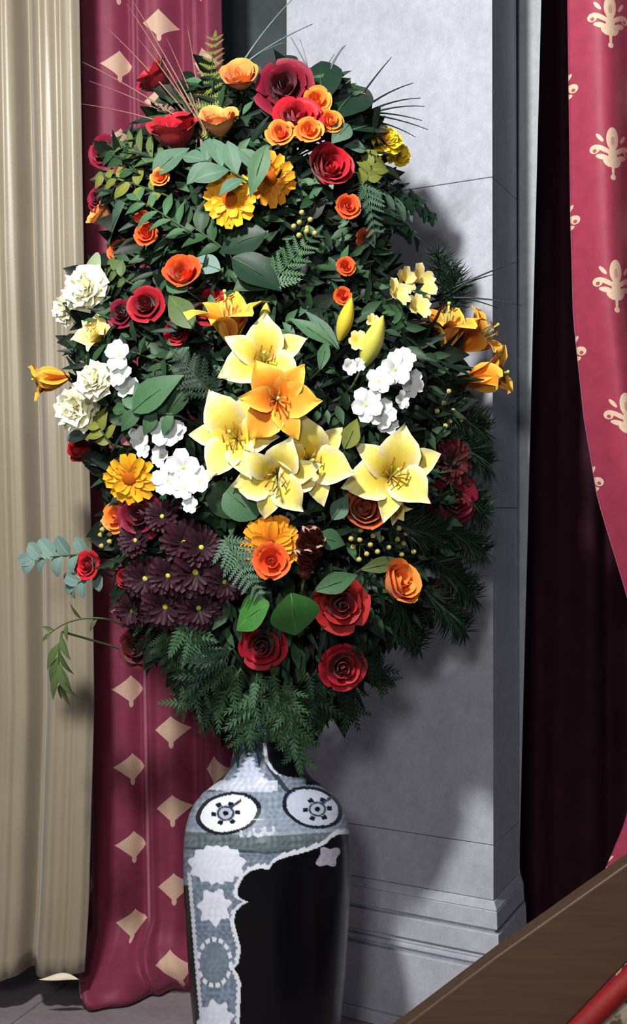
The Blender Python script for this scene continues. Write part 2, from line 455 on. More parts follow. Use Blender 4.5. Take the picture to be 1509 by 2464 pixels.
    # two medallions on the shoulder
    for cx, cy, rx, ry, dg, fx, fy, wc in ((550, 1957, 68, 43, -12, 543, 1957, (240, 244, 252)), (752, 1943, 64, 42, 16, 764, 1947, (196, 202, 220))):
        e = ell(cx, cy, rx, ry, dg); a = ang(cx, cy, rx, ry)
        e = e*(1+.01*np.sin(a*6))
        put(e < 1.17, (30, 36, 46), 6); put(e < 1.0, wc, 6)
        a2 = np.arctan2((y-fy)/.85, x-fx); r2 = np.hypot((y-fy)/.85, x-fx)
        put((r2 < 35) & (np.cos(a2*6+.5) > .15+(r2-26)**2/190), (22, 30, 42), 4)
        put(r2 < 23, (176, 184, 200), 6); put((r2 < 21) & (r2 > 16), (60, 70, 86), 4); put(r2 < 7, (16, 20, 28), 2)
        put((np.abs(x-fx-24) < 14) & (np.abs(y-fy+22-(x-fx-24)*-.7) < 4), (60, 70, 86), 5)
    # scroll marks between them, small blossom in the black field
    for sx, sy in ((590, 2005), (622, 1998), (648, 1994)):
        e = ell(sx, sy, 13, 15); put((np.abs(e-.85) < .26) & (y > sy-6) & (y < 2015), (206, 212, 226), 12)
    a = ang(790, 2062, 1, 1); put(black & (ell(790, 2062, 27, 22, -30)*(1+.20*np.sin(a*4+.8)) < 1), (186, 184, 200), 14)
    # dark outline toward the shoulder's far rim
    return col
def build_vase():
    zs = np.concatenate([np.linspace(1704, 1900, 78), np.linspace(1902, 2060, 80), np.linspace(2063, 2470, 150), np.linspace(2480, 2606, 12)])
    hw = np.interp(zs, py_, hw_)
    th = np.concatenate([np.linspace(-PI/2, PI/2, 261), np.linspace(PI/2, 3*PI/2, 61)[1:-1]])
    nT = len(th)
    T, Z = np.meshgrid(th, zs); R = np.repeat(hw[:, None], nT, 1)
    dx = R*np.sin(T); dd = R*np.cos(T)
    x = VX+dx/PXM; y = VY-dd/PXM; z = CAMZ-(Z-1232)/PXM
    # painted coordinates run round the body; the camera's foreshortening of the shoulder is undone by height
    yv = (y-0); pX = 754.5+x/yv*F; pY = 1232-(z-CAMZ)/yv*F
    fr = np.cos(T) >= -1e-6
    pX = np.where(fr, pX, 643+dx); pY = np.where(fr, pY, Z)
    col = vase_paint(pX.ravel(), pY.ravel(), fr.ravel())
    v = np.stack([x.ravel()-VX, y.ravel()-VY, z.ravel()], 1)
    f = []
    for i in range(len(zs)-1):
        for j in range(nT):
            k = (j+1) % nT
            f.append((i*nT+j, (i+1)*nT+j, (i+1)*nT+k, i*nT+k))
    f.append(tuple((len(zs)-1)*nT+j for j in range(nT))[::-1])
    m, nt, bs = mat_new('painted_glaze')
    at = nt.nodes.new('ShaderNodeVertexColor'); at.layer_name = 'paint'
    nt.links.new(at.outputs[0], bs.inputs['Base Color']); bs.inputs['Roughness'].default_value = .26
    bs.inputs['Specular IOR Level'].default_value = .22
    me = mesh_from('body', v, f, m)
    ca_ = me.color_attributes.new('paint', 'FLOAT_COLOR', 'POINT')
    c = col/255.; c = np.where(c <= .04045, c/12.92, ((c+.055)/1.055)**2.4)*.97
    ca_.data.foreach_set('color', np.concatenate([c, np.ones((len(c), 1))], 1).astype(np.float32).ravel())
    t = thing('floor_vase', 'tall black and grey-white painted floor vase with medallions on its shoulder', 'vase', Matrix.Translation((VX, VY, 0)))
    obj('body', me, t)
    ro = 93/PXM; zt = CAMZ-(1704-1232)/PXM
    vv, ff = [], []
    for i in range(13):
        a = 2*PI*i/12
    n = 40
    for k, (rr, zz) in enumerate(((ro, zt), (ro*.98, zt+.006), (ro*.9, zt+.004), (ro*.8, zt-.03), (ro*.75, zt-.10))):
        for i in range(n): vv.append((rr*math.cos(2*PI*i/n), rr*math.sin(2*PI*i/n), zz))
    for k in range(4):
        for i in range(n): ff.append((k*n+i, k*n+(i+1) % n, (k+1)*n+(i+1) % n, (k+1)*n+i))
    obj('rim', mesh_from('rim', vv, ff, flat_mat('dark_glaze', (30, 34, 42), .25)), t)
build_vase()

# ------------------------------------------------------------------ the body of the arrangement
LE = [(60, 640), (120, 600), (150, 480), (200, 420), (250, 360), (320, 300), (380, 240), (450, 225), (540, 250), (620, 250), (680, 170), (780, 150), (900, 150), (1000, 160),
      (1060, 190), (1150, 215), (1250, 225), (1350, 250), (1450, 270), (1550, 320), (1620, 390), (1700, 470), (1760, 560), (1830, 610), (2000, 630)]
RE = [(60, 740), (120, 780), (150, 800), (200, 870), (260, 890), (300, 930), (380, 950), (450, 960), (520, 985), (580, 960), (650, 960), (700, 1010), (780, 1080), (860, 1140),
      (950, 1140), (1050, 1130), (1200, 1135), (1320, 1130), (1400, 1110), (1480, 1060), (1540, 970), (1620, 890), (1700, 850), (1760, 750), (1830, 680), (2000, 660)]
def edges(y):
    return (float(np.interp(y, [p[0] for p in LE], [p[1] for p in LE])), float(np.interp(y, [p[0] for p in RE], [p[1] for p in RE])))
def bulge(px, py):
    l, r = edges(py); c = (l+r)/2; h = (r-l)/2
    u = max(-1, min(1, (px-c)/h))
    return min(.62*h/PXM, .32)*math.sqrt(max(0, 1-u*u)), u
def front(px, py, off=0.0):
    b, u = bulge(px, py); return 3.2-b-off
def outward(px, py):
    b, u = bulge(px, py)
    v = (py-900)/900.0
    n = Vector((u*.8, -math.sqrt(max(.12, 1-.7*u*u)), -v*.45+.12)); return n.normalized()
def core(px, py):
    l, r = edges(min(py+110, 1700)); return W((l+r)/2+(px-(l+r)/2)*.12, min(py+110, 1700), 3.21)

M_stem = flat_mat('stem_green', (58, 84, 42), .5)
M_stem_d = flat_mat('stem_dark', (38, 52, 28), .5)
def stem(parent, M, px, py, base_world, back, r=.0028, mat=None):
    """stem from the flower's base back into the middle of the arrangement, in the flower's own coordinates"""
    c = core(px, py); mid = base_world+back*max(.05, (c-base_world).length*.45)
    inv = M.inverted()
    v, f = tube([inv@p for p in bez(base_world, mid, c, 7)], r/M.to_scale()[0], r*1.2/M.to_scale()[0], 5)
    return obj('stem', mesh_from('stem', v, f, mat or M_stem), parent)

# ---- petals
_pm = {}
def ring_petal(key, mat, r0, rm, rt, h, A, lip=0.0, nu=4, nv=5, tip=.16, seed=0):
    """petal wrapped round the flower's axis: r0 base, rm belly, rt rim radius, h height, A half-angle"""
    k = (key, mat.name)
    if k in _pm: return _pm[k]
    v, uv = [], []; rg = random.Random(len(_pm)+seed)
    w1, w2 = rg.uniform(0, 6), rg.uniform(.01, .035)
    for i in range(nu+1):
        t = i/nu
        b = math.sin(PI/2*min(1, t/.6)); rr = r0+(rm-r0)*b
        if t > .6: rr += (rt-rm)*((t-.6)/.4)**1.3
        for j in range(nv+1):
            s = 2*j/nv-1
            a = s*A*(.45+.55*math.sin(PI*min(1, .12+.62*t)))*(1-.22*max(0, t-.75)/.25)
            z = h*(t**.85)-h*tip*s*s*t*t
            q = rr+w2*math.sin(3*s+w1)*t
            if t > .8 and lip: q += lip*(t-.8)/.2; z -= lip*.55*(t-.8)/.2
            v.append((q*math.cos(a), q*math.sin(a), z)); uv.append((t, j/nv))
    _pm[k] = mesh_from('petal', v, grid_faces(nu, nv), mat, uv); return _pm[k]
def blade(key, mat, L, Wd, shape, angs, cup=0.0, ruf=0.0, rk=5, nu=5, nv=4, x0=0.0, seed=0):
    """free petal/leaf along +x; angs = elevation in degrees at points along it"""
    k = (key, mat.name)
    if k in _pm: return _pm[k]
    rg = random.Random(len(_pm)+seed); ph = rg.uniform(0, 6)
    v, uv = [], []; x, z = x0, 0.0; ts = [i/nu for i in range(nu+1)]
    for i, t in enumerate(ts):
        an = math.radians(np.interp(t, np.linspace(0, 1, len(angs)), angs))
        if i:
            am = math.radians(np.interp(t-.5/nu, np.linspace(0, 1, len(angs)), angs))
            x += L/nu*math.cos(am); z += L/nu*math.sin(am)
        hw = Wd*float(np.interp(t, np.linspace(0, 1, len(shape)), shape))
        for j in range(nv+1):
            s = 2*j/nv-1
            up = cup*hw*s*s+ruf*Wd*math.sin(rk*s*2+ph+t*7)*abs(s)*t
            v.append((x-math.sin(an)*up, hw*s, z+math.cos(an)*up)); uv.append((t, j/nv))
    _pm[k] = mesh_from('petal', v, grid_faces(nu, nv), mat, uv); return _pm[k]
def RZ(a): return Matrix.Rotation(a, 4, 'Z')
def RY(a): return Matrix.Rotation(a, 4, 'Y')
def SC(s, sz=None): return Matrix.Diagonal((s, s, sz or s, 1))

PM = {
 'crimson': petal_mat('crimson', (66, 6, 20), (170, 20, 38)), 'scarlet': petal_mat('scarlet', (92, 8, 24), (212, 30, 46)),
 'maroon': petal_mat('maroon', (86, 8, 26), (128, 16, 44)), 'brickred': petal_mat('brickred', (120, 20, 22), (172, 36, 36)),
 'orange': petal_mat('orange', (226, 104, 30), (252, 152, 62)), 'peach': petal_mat('peach', (236, 150, 96), (250, 168, 84), var=.2),
 'vermilion': petal_mat('vermilion', (214, 66, 24), (244, 104, 44)), 'rust': petal_mat('rust', (170, 72, 34), (212, 104, 52)),
 'amber': petal_mat('amber', (232, 140, 20), (255, 190, 36), var=.22), 'gold': petal_mat('gold', (226, 128, 22), (246, 170, 40), var=.2),
 'sun': petal_mat('sun', (236, 190, 20), (255, 226, 50)),
 'lemon': petal_mat('lemon', (206, 176, 44), (254, 240, 104), (255, 252, 222), var=.12),
 'lilyorange': petal_mat('lilyorange', (238, 116, 14), (255, 172, 44), (255, 216, 92), var=.14),
 'cream': petal_mat('cream', (240, 232, 176), (252, 250, 222), var=.12), 'white': petal_mat('white', (232, 240, 236), (252, 253, 255), var=.06),
 'butter': petal_mat('butter', (244, 214, 90), (255, 240, 150), (255, 248, 200), var=.12),
 'wine': petal_mat('wine', (32, 8, 20), (54, 14, 32), var=.5), 'budgreen': petal_mat('budgreen', (190, 190, 80), (226, 214, 90), var=.1),
 'budyellow': petal_mat('budyellow', (206, 188, 60), (244, 216, 60), var=.1), 'ruby': petal_mat('ruby', (58, 8, 15), (88, 16, 22), var=.4),
}
M_calyx = leaf_mat('calyx', (62, 88, 44))

def place(px, py, R, fx=None, fy=None, off=0.0, d=None, lift=.5):
    """frame of a flower whose head centre stands at the given column and row of the arrangement's surface"""
    d = d if d is not None else front(px, py, off)
    n = outward(px, py) if fx is None else Vector((fx, -math.sqrt(max(.02, 1-min(.98, fx*fx+fy*fy))), -fy)).normalized()
    p = W(px, py, d)-n*R*lift
    return p, n

ROSE = [  # r0, belly, rim, height, half-angle, lip, count
 (.05, .13, .10, 1.02, 1.5, 0, 2), (.08, .26, .24, 1.00, 1.25, .02, 3), (.10, .42, .44, .93, 1.02, .05, 4), (.12, .60, .68, .82, .92, .10, 5), (.14, .76, .94, .66, .84, .14, 5)]
ROSE_CUP = [(.05, .14, .12, 1.10, 1.5, 0, 2), (.08, .30, .28, 1.18, 1.3, .03, 3), (.14, .50, .52, 1.26, 1.2, .05, 3), (.20, .70, .76, 1.30, 1.2, .07, 4), (.26, .82, .96, 1.22, 1.15, .09, 4)]
ROSE_BUD = [(.05, .16, .10, 1.50, 1.5, 0, 2), (.10, .36, .28, 1.52, 1.4, .02, 3), (.15, .58, .52, 1.44, 1.35, .05, 3), (.20, .74, .72, 1.26, 1.3, .10, 3)]
SPRAY = [(.05, .18, .14, .98, 1.5, 0, 2), (.08, .40, .40, .95, 1.2, .04, 3), (.12, .66, .72, .84, 1.1, .10, 4), (.14, .84, .98, .66, .95, .12, 4)]
STY = {'rose': ROSE, 'cup': ROSE_CUP, 'bud': ROSE_BUD, 'spray': SPRAY}
def calyx_mesh():
    if 'calyx' in _pm: return _pm['calyx']
    v, f = [], []
    n = 10
    prof = [(.10, -.30), (.16, -.22), (.20, -.10), (.17, 0.0)]
    for r, z in prof:
        for i in range(n): v.append((r*math.cos(2*PI*i/n), r*math.sin(2*PI*i/n), z))
    for k in range(3):
        for i in range(n): f.append((k*n+i, k*n+(i+1) % n, (k+1)*n+(i+1) % n, (k+1)*n+i))
    for q in range(5):
        a = 2*PI*q/5; b = len(v)
        for t, wd, z in ((.12, .13, -.02), (.42, .14, .02), (.78, .0, .10)):
            for s in (-1, 1):
                v.append((t*math.cos(a)-s*wd*math.sin(a), t*math.sin(a)+s*wd*math.cos(a), z))
        f += [(b, b+2, b+3, b+1), (b+2, b+4, b+5, b+3)]
    _pm['calyx'] = mesh_from('calyx', v, f, M_calyx, [(0.3, .3)]*len(v)); return _pm['calyx']
def rose(px, py, rpx, col, style, label, fx=None, fy=None, off=0.0, name='rose', group='roses in the arrangement'):
    R = rpx/PXM*1.06
    p, n = place(px, py, R, fx, fy, off, lift=.55 if style in ('rose', 'spray') else .75)
    M = frame(None, n, p)@RZ(random.uniform(0, 6))
    t = thing(name, label, 'flower', M, group)
    m = PM[col]
    for k, (r0, rm, rt, h, A, lip, cnt) in enumerate(STY[style]):
        a0 = rnd()*6
        for q in range(cnt):
            me = ring_petal((style, k, q % 2), m, r0, rm, rt, h, A, lip)
            s = R*random.uniform(.95, 1.04)
            obj('petal', me, t, RZ(a0+2*PI*q/cnt+random.uniform(-.12, .12))@RY(random.uniform(-.06, .08))@SC(s, R*random.uniform(.93, 1.05)))
    obj('calyx', calyx_mesh(), t, SC(R*.85))
    stem(t, M, px, py, p-n*R*.2, -n)
    return t
def dome(key, r, h, mat, n=10):
    k = (key, mat.name)
    if k in _pm: return _pm[k]
    v, f = [], []
    for i in range(4):
        a = PI/2*i/4
        for j in range(n): v.append((r*math.cos(a)*math.cos(2*PI*j/n), r*math.cos(a)*math.sin(2*PI*j/n), h*math.sin(a)))
    v.append((0, 0, h))
    for i in range(3):
        for j in range(n): f.append((i*n+j, i*n+(j+1) % n, (i+1)*n+(j+1) % n, (i+1)*n+j))
    f += [(3*n+j, 3*n+(j+1) % n, 4*n) for j in range(n)]
    _pm[k] = mesh_from('disc', v, f, mat, [(0, .5)]*len(v)); return _pm[k]
M_disc_o = flat_mat('disc_orange', (180, 92, 22), .8, .1, 200, .5); M_disc_b = flat_mat('disc_brown', (110, 56, 22), .8, .1, 200, .5)
M_disc_g = flat_mat('disc_lime', (206, 204, 84), .7, .2, 200, .25)
def daisy(px, py, rpx, col, label, fx=None, fy=None, off=0.0, n1=22, n2=18, disc=M_disc_o, name='gerbera', group='yellow gerberas', rin=.22, cup=10, wd=.155, group2=None):
    R = rpx/PXM
    p, n = place(px, py, R, fx, fy, off, lift=.1)
    M = frame(None, n, p)@RZ(rnd()*6)
    t = thing(name, label, 'flower', M, group)
    m = PM[col]
    sh = [.3, .62, .9, 1, .95, .6]
    for ring, (cnt, L, el, z) in enumerate(((n1, 1.0, cup, 0.0), (n2, .80 if wd < .16 else .66, cup+(16 if wd < .16 else 6), .02))):
        a0 = rnd()
        for q in range(cnt):
            me = blade((name, ring, q % 3, cup, wd), m, L*(1-.1*(q % 3)*.4), wd, sh, [el+12, el, el-14+6*(q % 3)], .35, .05)
            obj('petal', me, t, Matrix.Translation((0, 0, z*R))@RZ(a0+2*PI*q/cnt+random.uniform(-.07, .07))@RY(random.uniform(-.14, .10))@SC(R*random.uniform(.92, 1.03)))
    obj('disc', dome('disc', rin, .12, disc), t, Matrix.Translation((0, 0, (.03 if wd < .16 else .10)*R))@SC(R))
    obj('calyx', calyx_mesh(), t, SC(R*.6))
    stem(t, M, px, py, p-n*R*.15, -n)
    return t
M_anther = flat_mat('anther_tan', (176, 104, 36), .8, .1); M_fil = flat_mat('filament', (236, 220, 130), .5)
M_pist = flat_mat('pistil_green', (214, 212, 110), .5)
def lily(px, py, rpx, col, label, fx=None, fy=None, off=0.0, open_=1.0, rot=None, name='lily', group='lilies', wide=1.0):
    R = rpx/PXM
    p, n = place(px, py, R, fx, fy, off, lift=.45 if open_ > .8 else .62)
    M = frame(None, n, p)@RZ(rnd()*6 if rot is None else rot)
    t = thing(name, label, 'flower', M, group)
    m = PM[col]
    if open_ > .8: angs = [66, 50, 24, -2, -34]; L = 1.22
    elif open_ > .5: angs = [80, 68, 52, 26, -20]; L = 1.35
    else: angs = [84, 80, 70, 48, 4]; L = 1.45
    for q in range(6):
        inner = q % 2
        sh = [.22, .55, .88, 1.0, .84, .40, .03] if inner else [.22, .5, .78, .86, .7, .36, .03]
        me = blade((name, col, open_, q % 3, inner), m, L, .46*wide if inner else .38*wide, sh, [a+(q % 3)*5-4 for a in angs], .22, .24 if inner else .12, 4, 7, 4, .05)
        obj('petal', me, t, Matrix.Translation((0, 0, .015*R*inner))@RZ(q*PI/3+random.uniform(-.09, .09))@RY(random.uniform(-.10, .12))@SC(R*random.uniform(.94, 1.05)))
    for q in range(6):
        a = q*PI/3+.4; tilt = random.uniform(.28, .42) if open_ > .6 else .16
        d = Vector((math.sin(tilt)*math.cos(a), math.sin(tilt)*math.sin(a), math.cos(tilt)))*R*(.62 if open_ > .8 else 1.1)
        v, f = tube([Vector((0, 0, .05*R)), d*.6, d], .018*R, .014*R, 4)
        s = obj('stamen', mesh_from('stamen', v, f, M_fil), t)
        x = d.normalized().orthogonal()
        v, f = tube([d-x*.07*R, d, d+x*.07*R], .020*R, .016*R, 5)
        obj('anther', mesh_from('anther', v, f, M_anther), s)
    e = Vector((.02, .03, 1)).normalized()*R*(.82 if open_ > .8 else 1.2)
    v, f = tube([Vector((0, 0, 0)), e*.7, e], .025*R, .03*R, 5); v2, f2 = tube([e, e*1.05], .05*R, .04*R, 6)
    obj('pistil', mesh_from('pistil', v+v2, f+[tuple(i+len(v) for i in q) for q in f2], M_pist), t)
    stem(t, M, px, py, p, -n, .0032)
    return t
def carnation(px, py, rpx, col, label, fx=None, fy=None, off=0.0, n=30, name='carnation', group=None, wd=.40, ruf=.35):
    R = rpx/PXM
    p, nn = place(px, py, R, fx, fy, off, lift=.25)
    M = frame(None, nn, p)@RZ(rnd()*6)
    t = thing(name, label, 'flower', M, group)
    sh = [.12, .3, .65, 1.0, .95]
    for i in range(n):
        el = 4+82*(i+.5)/n; a = i*2.39996
        me = blade((name, i % 5, wd), PM[col], .86, wd, sh, [el*.0+14, 8, -6, -24], .25, ruf, 6, 5, 5, 0)
        obj('petal', me, t, RZ(a)@RY(-math.radians(el+random.uniform(-6, 6)))@SC(R*random.uniform(.92, 1.12)*(1-.10*(el > 55))))
    obj('calyx', calyx_mesh(), t, SC(R*.7))
    stem(t, M, px, py, p-nn*R*.2, -nn)
    return t
M_eye = flat_mat('floret_eye', (206, 214, 120), .6)
def cluster(pts, col, label, name, group=None, off=0.02, petals=5, wd=.46, L=1.0, cup=16):
    """one stem carrying several florets"""
    cx = sum(p[0] for p in pts)/len(pts); cy = sum(p[1] for p in pts)/len(pts)
    b = W(cx, cy, front(cx, cy, off-.05)); n0 = outward(cx, cy)
    M = Matrix.Translation(b)
    t = thing(name, label, 'flower', M, group)
    sh = [.2, .7, 1.0, .95, .55]
    for (px, py, rp) in pts:
        R = rp/PXM
        n = (outward(px, py)+Vector((random.uniform(-.35, .35), -.2, random.uniform(-.2, .4)))).normalized()
        p = W(px, py, front(px, py, off+random.uniform(-.012, .012)))
        fl = obj('floret', dome('eye', .13, .10, M_eye, 8), t, Matrix.Translation(-b)@frame(None, n, p, R)@RZ(rnd()*6))
        for q in range(petals):
            me = blade((name, q % 2, cup), PM[col], L*(1-.05*(q % 2)), wd, sh, [cup+16, cup, cup-22], .2, .12, 4, 4, 4, .06)
            obj('petal', me, fl, RZ(2*PI*q/petals+random.uniform(-.12, .12))@RY(random.uniform(-.15, .1)))
        v, f = tube(bez(p-b, (p-b)*.4-n*.03, -n0*.02), .0014, .0022, 4)
        obj('flower_stalk', mesh_from('flower_stalk', v, f, M_stem), t)
    stem(t, M, cx, cy, b, -n0)
    return t
def bud(px, py, lpx, ang, col, label, off=.02, wid=.20):
    """closed lily bud: three tepals folded together round the axis, ang = image angle of the tip (deg, up = 90)"""
    L = lpx/PXM
    a = math.radians(ang); ax = Vector((math.cos(a), -.35, math.sin(a))).normalized()
    p = W(px, py, front(px, py, off))-ax*L*.5
    M = frame(None, ax, p)
    t = thing('lily_bud', label, 'flower', M, 'lily buds')
    for q in range(3):
        k = ('bud', col, wid)
        if k not in _pm:
            v, uv = [], []
            for i in range(9):
                tt = i/8; r = wid*(math.sin(PI*min(1, tt*.94+.05))**.75)*(1-.25*tt)
                for j in range(6):
                    s = 2*j/5-1; aa = s*1.08; rr = r*(1+.10*math.cos(s*PI/2)-.02)
                    v.append((rr*math.cos(aa), rr*math.sin(aa), tt)); uv.append((tt, j/5))
            _pm[k] = mesh_from('tepal', v, grid_faces(8, 5), PM[col], uv)
        obj('tepal', _pm[k], t, RZ(q*2*PI/3+.3)@SC(L))
    stem(t, M, px, py, p, -ax, .003)
    return t

# ---- leaves and sprays
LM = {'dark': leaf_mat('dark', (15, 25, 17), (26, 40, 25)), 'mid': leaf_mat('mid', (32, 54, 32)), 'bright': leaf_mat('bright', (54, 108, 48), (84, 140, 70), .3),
      'sage': leaf_mat('sage', (70, 98, 80), (96, 126, 104), .5), 'grey': leaf_mat('grey', (94, 122, 114), (126, 152, 144), .55), 'olive': leaf_mat('olive', (96, 104, 42), (124, 130, 60)),
      'fern': leaf_mat('fern', (50, 84, 54), (80, 116, 82)), 'pine': leaf_mat('pine', (18, 36, 26), (30, 52, 36)), 'pale': leaf_mat('pale', (150, 172, 130), (180, 196, 160)),
      'gloss': leaf_mat('gloss', (18, 40, 28), (34, 60, 44), .36), 'deepred': leaf_mat('deepred', (58, 16, 24), (84, 26, 32)), 'dull': leaf_mat('dull', (70, 90, 48), (96, 112, 70))}
SH = {'ovate': [.12, .75, 1, .95, .7, .38, .02], 'lance': [.15, .6, .95, 1, .75, .4, .02], 'round': [.3, .9, 1, 1, .95, .7, .15], 'oval': [.1, .5, .85, 1, .85, .5, .02], 'needle': [.6, 1, 1, .9, .6, .2]}
def leaf_mesh(shape, col, wd, bend=-18, fold=.25, toothed=False, nu=6, nv=4):
    k = ('leaf', shape, col, wd, bend, toothed)
    if k in _pm: return _pm[k]
    v, uv = [], []; x = z = 0
    for i in range(nu+1):
        t = i/nu; an = math.radians(-bend*.4+bend*1.6*t)
        if i: x += math.cos(an)/nu; z += math.sin(an)/nu
        hw = wd*float(np.interp(t, np.linspace(0, 1, len(SH[shape])), SH[shape]))
        if toothed: hw *= 1.25 if i % 2 else .72
        for j in range(nv+1):
            s = 2*j/nv-1
            v.append((x, hw*s, z+fold*hw*abs(s)-.05*hw*s*s)); uv.append((t, j/nv))
    _pm[k] = mesh_from('leaf', v, grid_faces(nu, nv), LM[col], uv); return _pm[k]
def pinna_mesh(col):
    """a fern's pinna: rachis with its own little leaflets"""
    k = ('pinna', col)
    if k in _pm: return _pm[k]
    v, f, uv = [], [], []
    n = 7
    for i in range(n):
        x = .05+.9*i/n; l = .24*(1-.75*i/n)
        for s in (-1, 1):
            b = len(v)
            v += [(x-.05, 0, 0), (x+.02, s*l*.55, .015), (x+.13, s*l, 0), (x+.09, s*l*.4, .02), (x+.07, 0, 0)]
            uv += [(.2, .4)]*5; f += [(b, b+1, b+3, b+4), (b+1, b+2, b+3)] if s > 0 else [(b+4, b+3, b+1, b), (b+3, b+2, b+1)]
    b = len(v); v += [(.88, -.04, 0), (.88, .04, 0), (1.05, 0, 0)]; uv += [(.2, .4)]*3; f.append((b, b+2, b+1))
    _pm[k] = mesh_from('leaflet', v, f, LM[col], uv); return _pm[k]
def spray(kind, bx, by, tx, ty, col, label, name, cat='foliage', n=8, size=60, off=.0, tipoff=None, wd=.3, sag=0.0, group=None, toothed=False, ang=55):
    """leafy stem from (bx,by) to (tx,ty) on the arrangement's surface"""
    S = size/PXM
    d0 = front(bx, by, off); d1 = front(tx, ty, off if tipoff is None else tipoff)
    A = W(bx, by, d0); B = W(tx, ty, d1); nrm = ((outward((bx+tx)/2, (by+ty)/2))+Vector((0, -.5, .15))).normalized()
    mid = (A+B)/2+nrm*.02+Vector((0, 0, sag))
    pts = bez(A, mid, B, 12); M = Matrix.Translation(A)
    t = thing(name, label, cat, M, group)
    v, f = tube([p-A for p in pts], .0026, .0010, 5)
    obj('stem', mesh_from('stem', v, f, M_stem_d if col in ('dark', 'pine', 'gloss') else M_stem), t)
    tot = []
    for i in range(n):
        tt = (i+.6)/n; q = tt*(len(pts)-1); k = min(int(q), len(pts)-2)
        p = pts[k].lerp(pts[k+1], q-k); d = (pts[k+1]-pts[k]).normalized(); side = d.cross(nrm).normalized()
        if kind == 'frond': sides = (-1, 1)
        elif kind in ('needle', 'thuja'): sides = (-1, 1)
        else: sides = (1 if i % 2 else -1,)
        for s in sides:
            an = math.radians(ang+random.uniform(-10, 10))
            x = d*math.cos(an)+side*s*math.sin(an)+nrm*random.uniform(-.1, .22)
            nn = nrm+Vector((random.uniform(-.35, .35), random.uniform(-.2, .2), random.uniform(-.3, .3)))
            taper = (1-.6*tt) if kind == 'frond' else (.75+.35*math.sin(PI*tt))
            sc = S*taper*random.uniform(.9, 1.12)
            if kind in ('needle', 'thuja'):
                tot.append((p-A, x, nn, sc)); continue
            me = pinna_mesh(col) if kind == 'frond' else leaf_mesh({'leafy': 'ovate', 'lance': 'lance', 'round': 'round', 'oval': 'oval'}[kind], col, wd, -18 if i % 2 else -30, toothed=toothed)
            obj('leaflet' if kind == 'frond' else 'leaf', me, t, leafframe(x, nn, p-A, sc))
    if kind in ('leafy', 'lance', 'round', 'oval'):
        d = (pts[-1]-pts[-2]).normalized()
        obj('leaf', leaf_mesh({'leafy': 'ovate', 'lance': 'lance', 'round': 'round', 'oval': 'oval'}[kind], col, wd, -18, toothed=toothed), t, leafframe(d, nrm, B-A-d*.004, S*.85))
    elif kind == 'frond':
        d = (pts[-1]-pts[-2]).normalized(); obj('leaflet', pinna_mesh(col), t, leafframe(d, nrm, B-A, S*.5))
    else:                                        # needles or scale leaves, too fine to pick apart
        v, f, uv = [], [], []
        for p, x, nn, sc in tot:
            m_ = leafframe(x, nn, p, sc)
            reps = 5 if kind == 'needle' else 1
            for r_ in range(reps):
                rot = Matrix.Rotation(random.uniform(-.55, .55), 4, 'Z')@Matrix.Rotation(random.uniform(-.5, .5), 4, 'Y')
                mm = m_@rot; b = len(v)
                if kind == 'needle':
                    v += [mm@Vector(q) for q in ((0, -.028, 0), (0, .028, 0), (.6, .022, .03), (.6, -.022, .03), (1, 0, 0))]; uv += [(.3, .3)]*5
                    f += [(b, b+1, b+2, b+3), (b+3, b+2, b+4)]
                else:
                    for i in range(6):
                        xx = i/6; l = .26*(1-.8*xx)
                        for s in (-1, 1):
                            b = len(v)
                            v += [mm@Vector(q) for q in ((xx, 0, 0), (xx+.10, s*l*.5+.0, .01), (xx+.26, s*l, 0), (xx+.16, s*.01, 0))]; uv += [(.3, .3)]*4
                            f.append((b, b+1, b+2, b+3) if s > 0 else (b+3, b+2, b+1, b))
        obj('needles' if kind == 'needle' else 'scale_leaves', mesh_from('fine_leaves', v, f, LM[col], uv, False), t, kind='stuff')
    c = core(bx, by)                               # its stem runs on into the middle
    v, f = tube([Vector((0, 0, 0)), (c-A)*.5+nrm*.02, c-A], .0026, .003, 5)
    obj('lower_stem', mesh_from('lower_stem', v, f, M_stem_d), t)
    return t
def bigleaf(bx, by, tx, ty, col, wd, label, off=.02, tipoff=None, shape='ovate', name='broad_leaf', bend=-18, group='single broad leaves', nrm=None):
    d0 = front(bx, by, off); d1 = front(tx, ty, off if tipoff is None else tipoff)
    A, B = W(bx, by, d0), W(tx, ty, d1); L = (B-A).length
    n = Vector(nrm) if nrm else outward((bx+tx)/2, (by+ty)/2)+Vector((0, -.3, .25))
    t = thing(name, label, 'leaf', Matrix.Translation(A), group)
    k = leaf_mesh(shape, col, wd, bend, .22, nu=8)
    obj('blade', k, t, leafframe(B-A, n, (0, 0, 0), L))
    m_ = leafframe(B-A, n, (0, 0, 0), L)
    v, f = tube([m_@Vector((x, 0, z)) for x, z in ((0, 0), (.3, .02), (.6, .0))], .0016, .0006, 4)
    obj('midrib', mesh_from('midrib', v, f, flat_mat('midrib', (84, 112, 70), .5)), t)
    c = core(bx, by); v, f = tube([Vector((0, 0, 0)), (c-A)*.5, c-A], .0018, .0024, 5)
    obj('leaf_stalk', mesh_from('leaf_stalk', v, f, M_stem_d), t)
    return t
M_grass = {'buff': flat_mat('grass_buff', (150, 110, 92), .6), 'steel': flat_mat('grass_steel', (118, 142, 140), .5), 'dark': flat_mat('grass_dark', (40, 58, 52), .5), 'grey': flat_mat('grass_grey', (120, 124, 130), .5)}
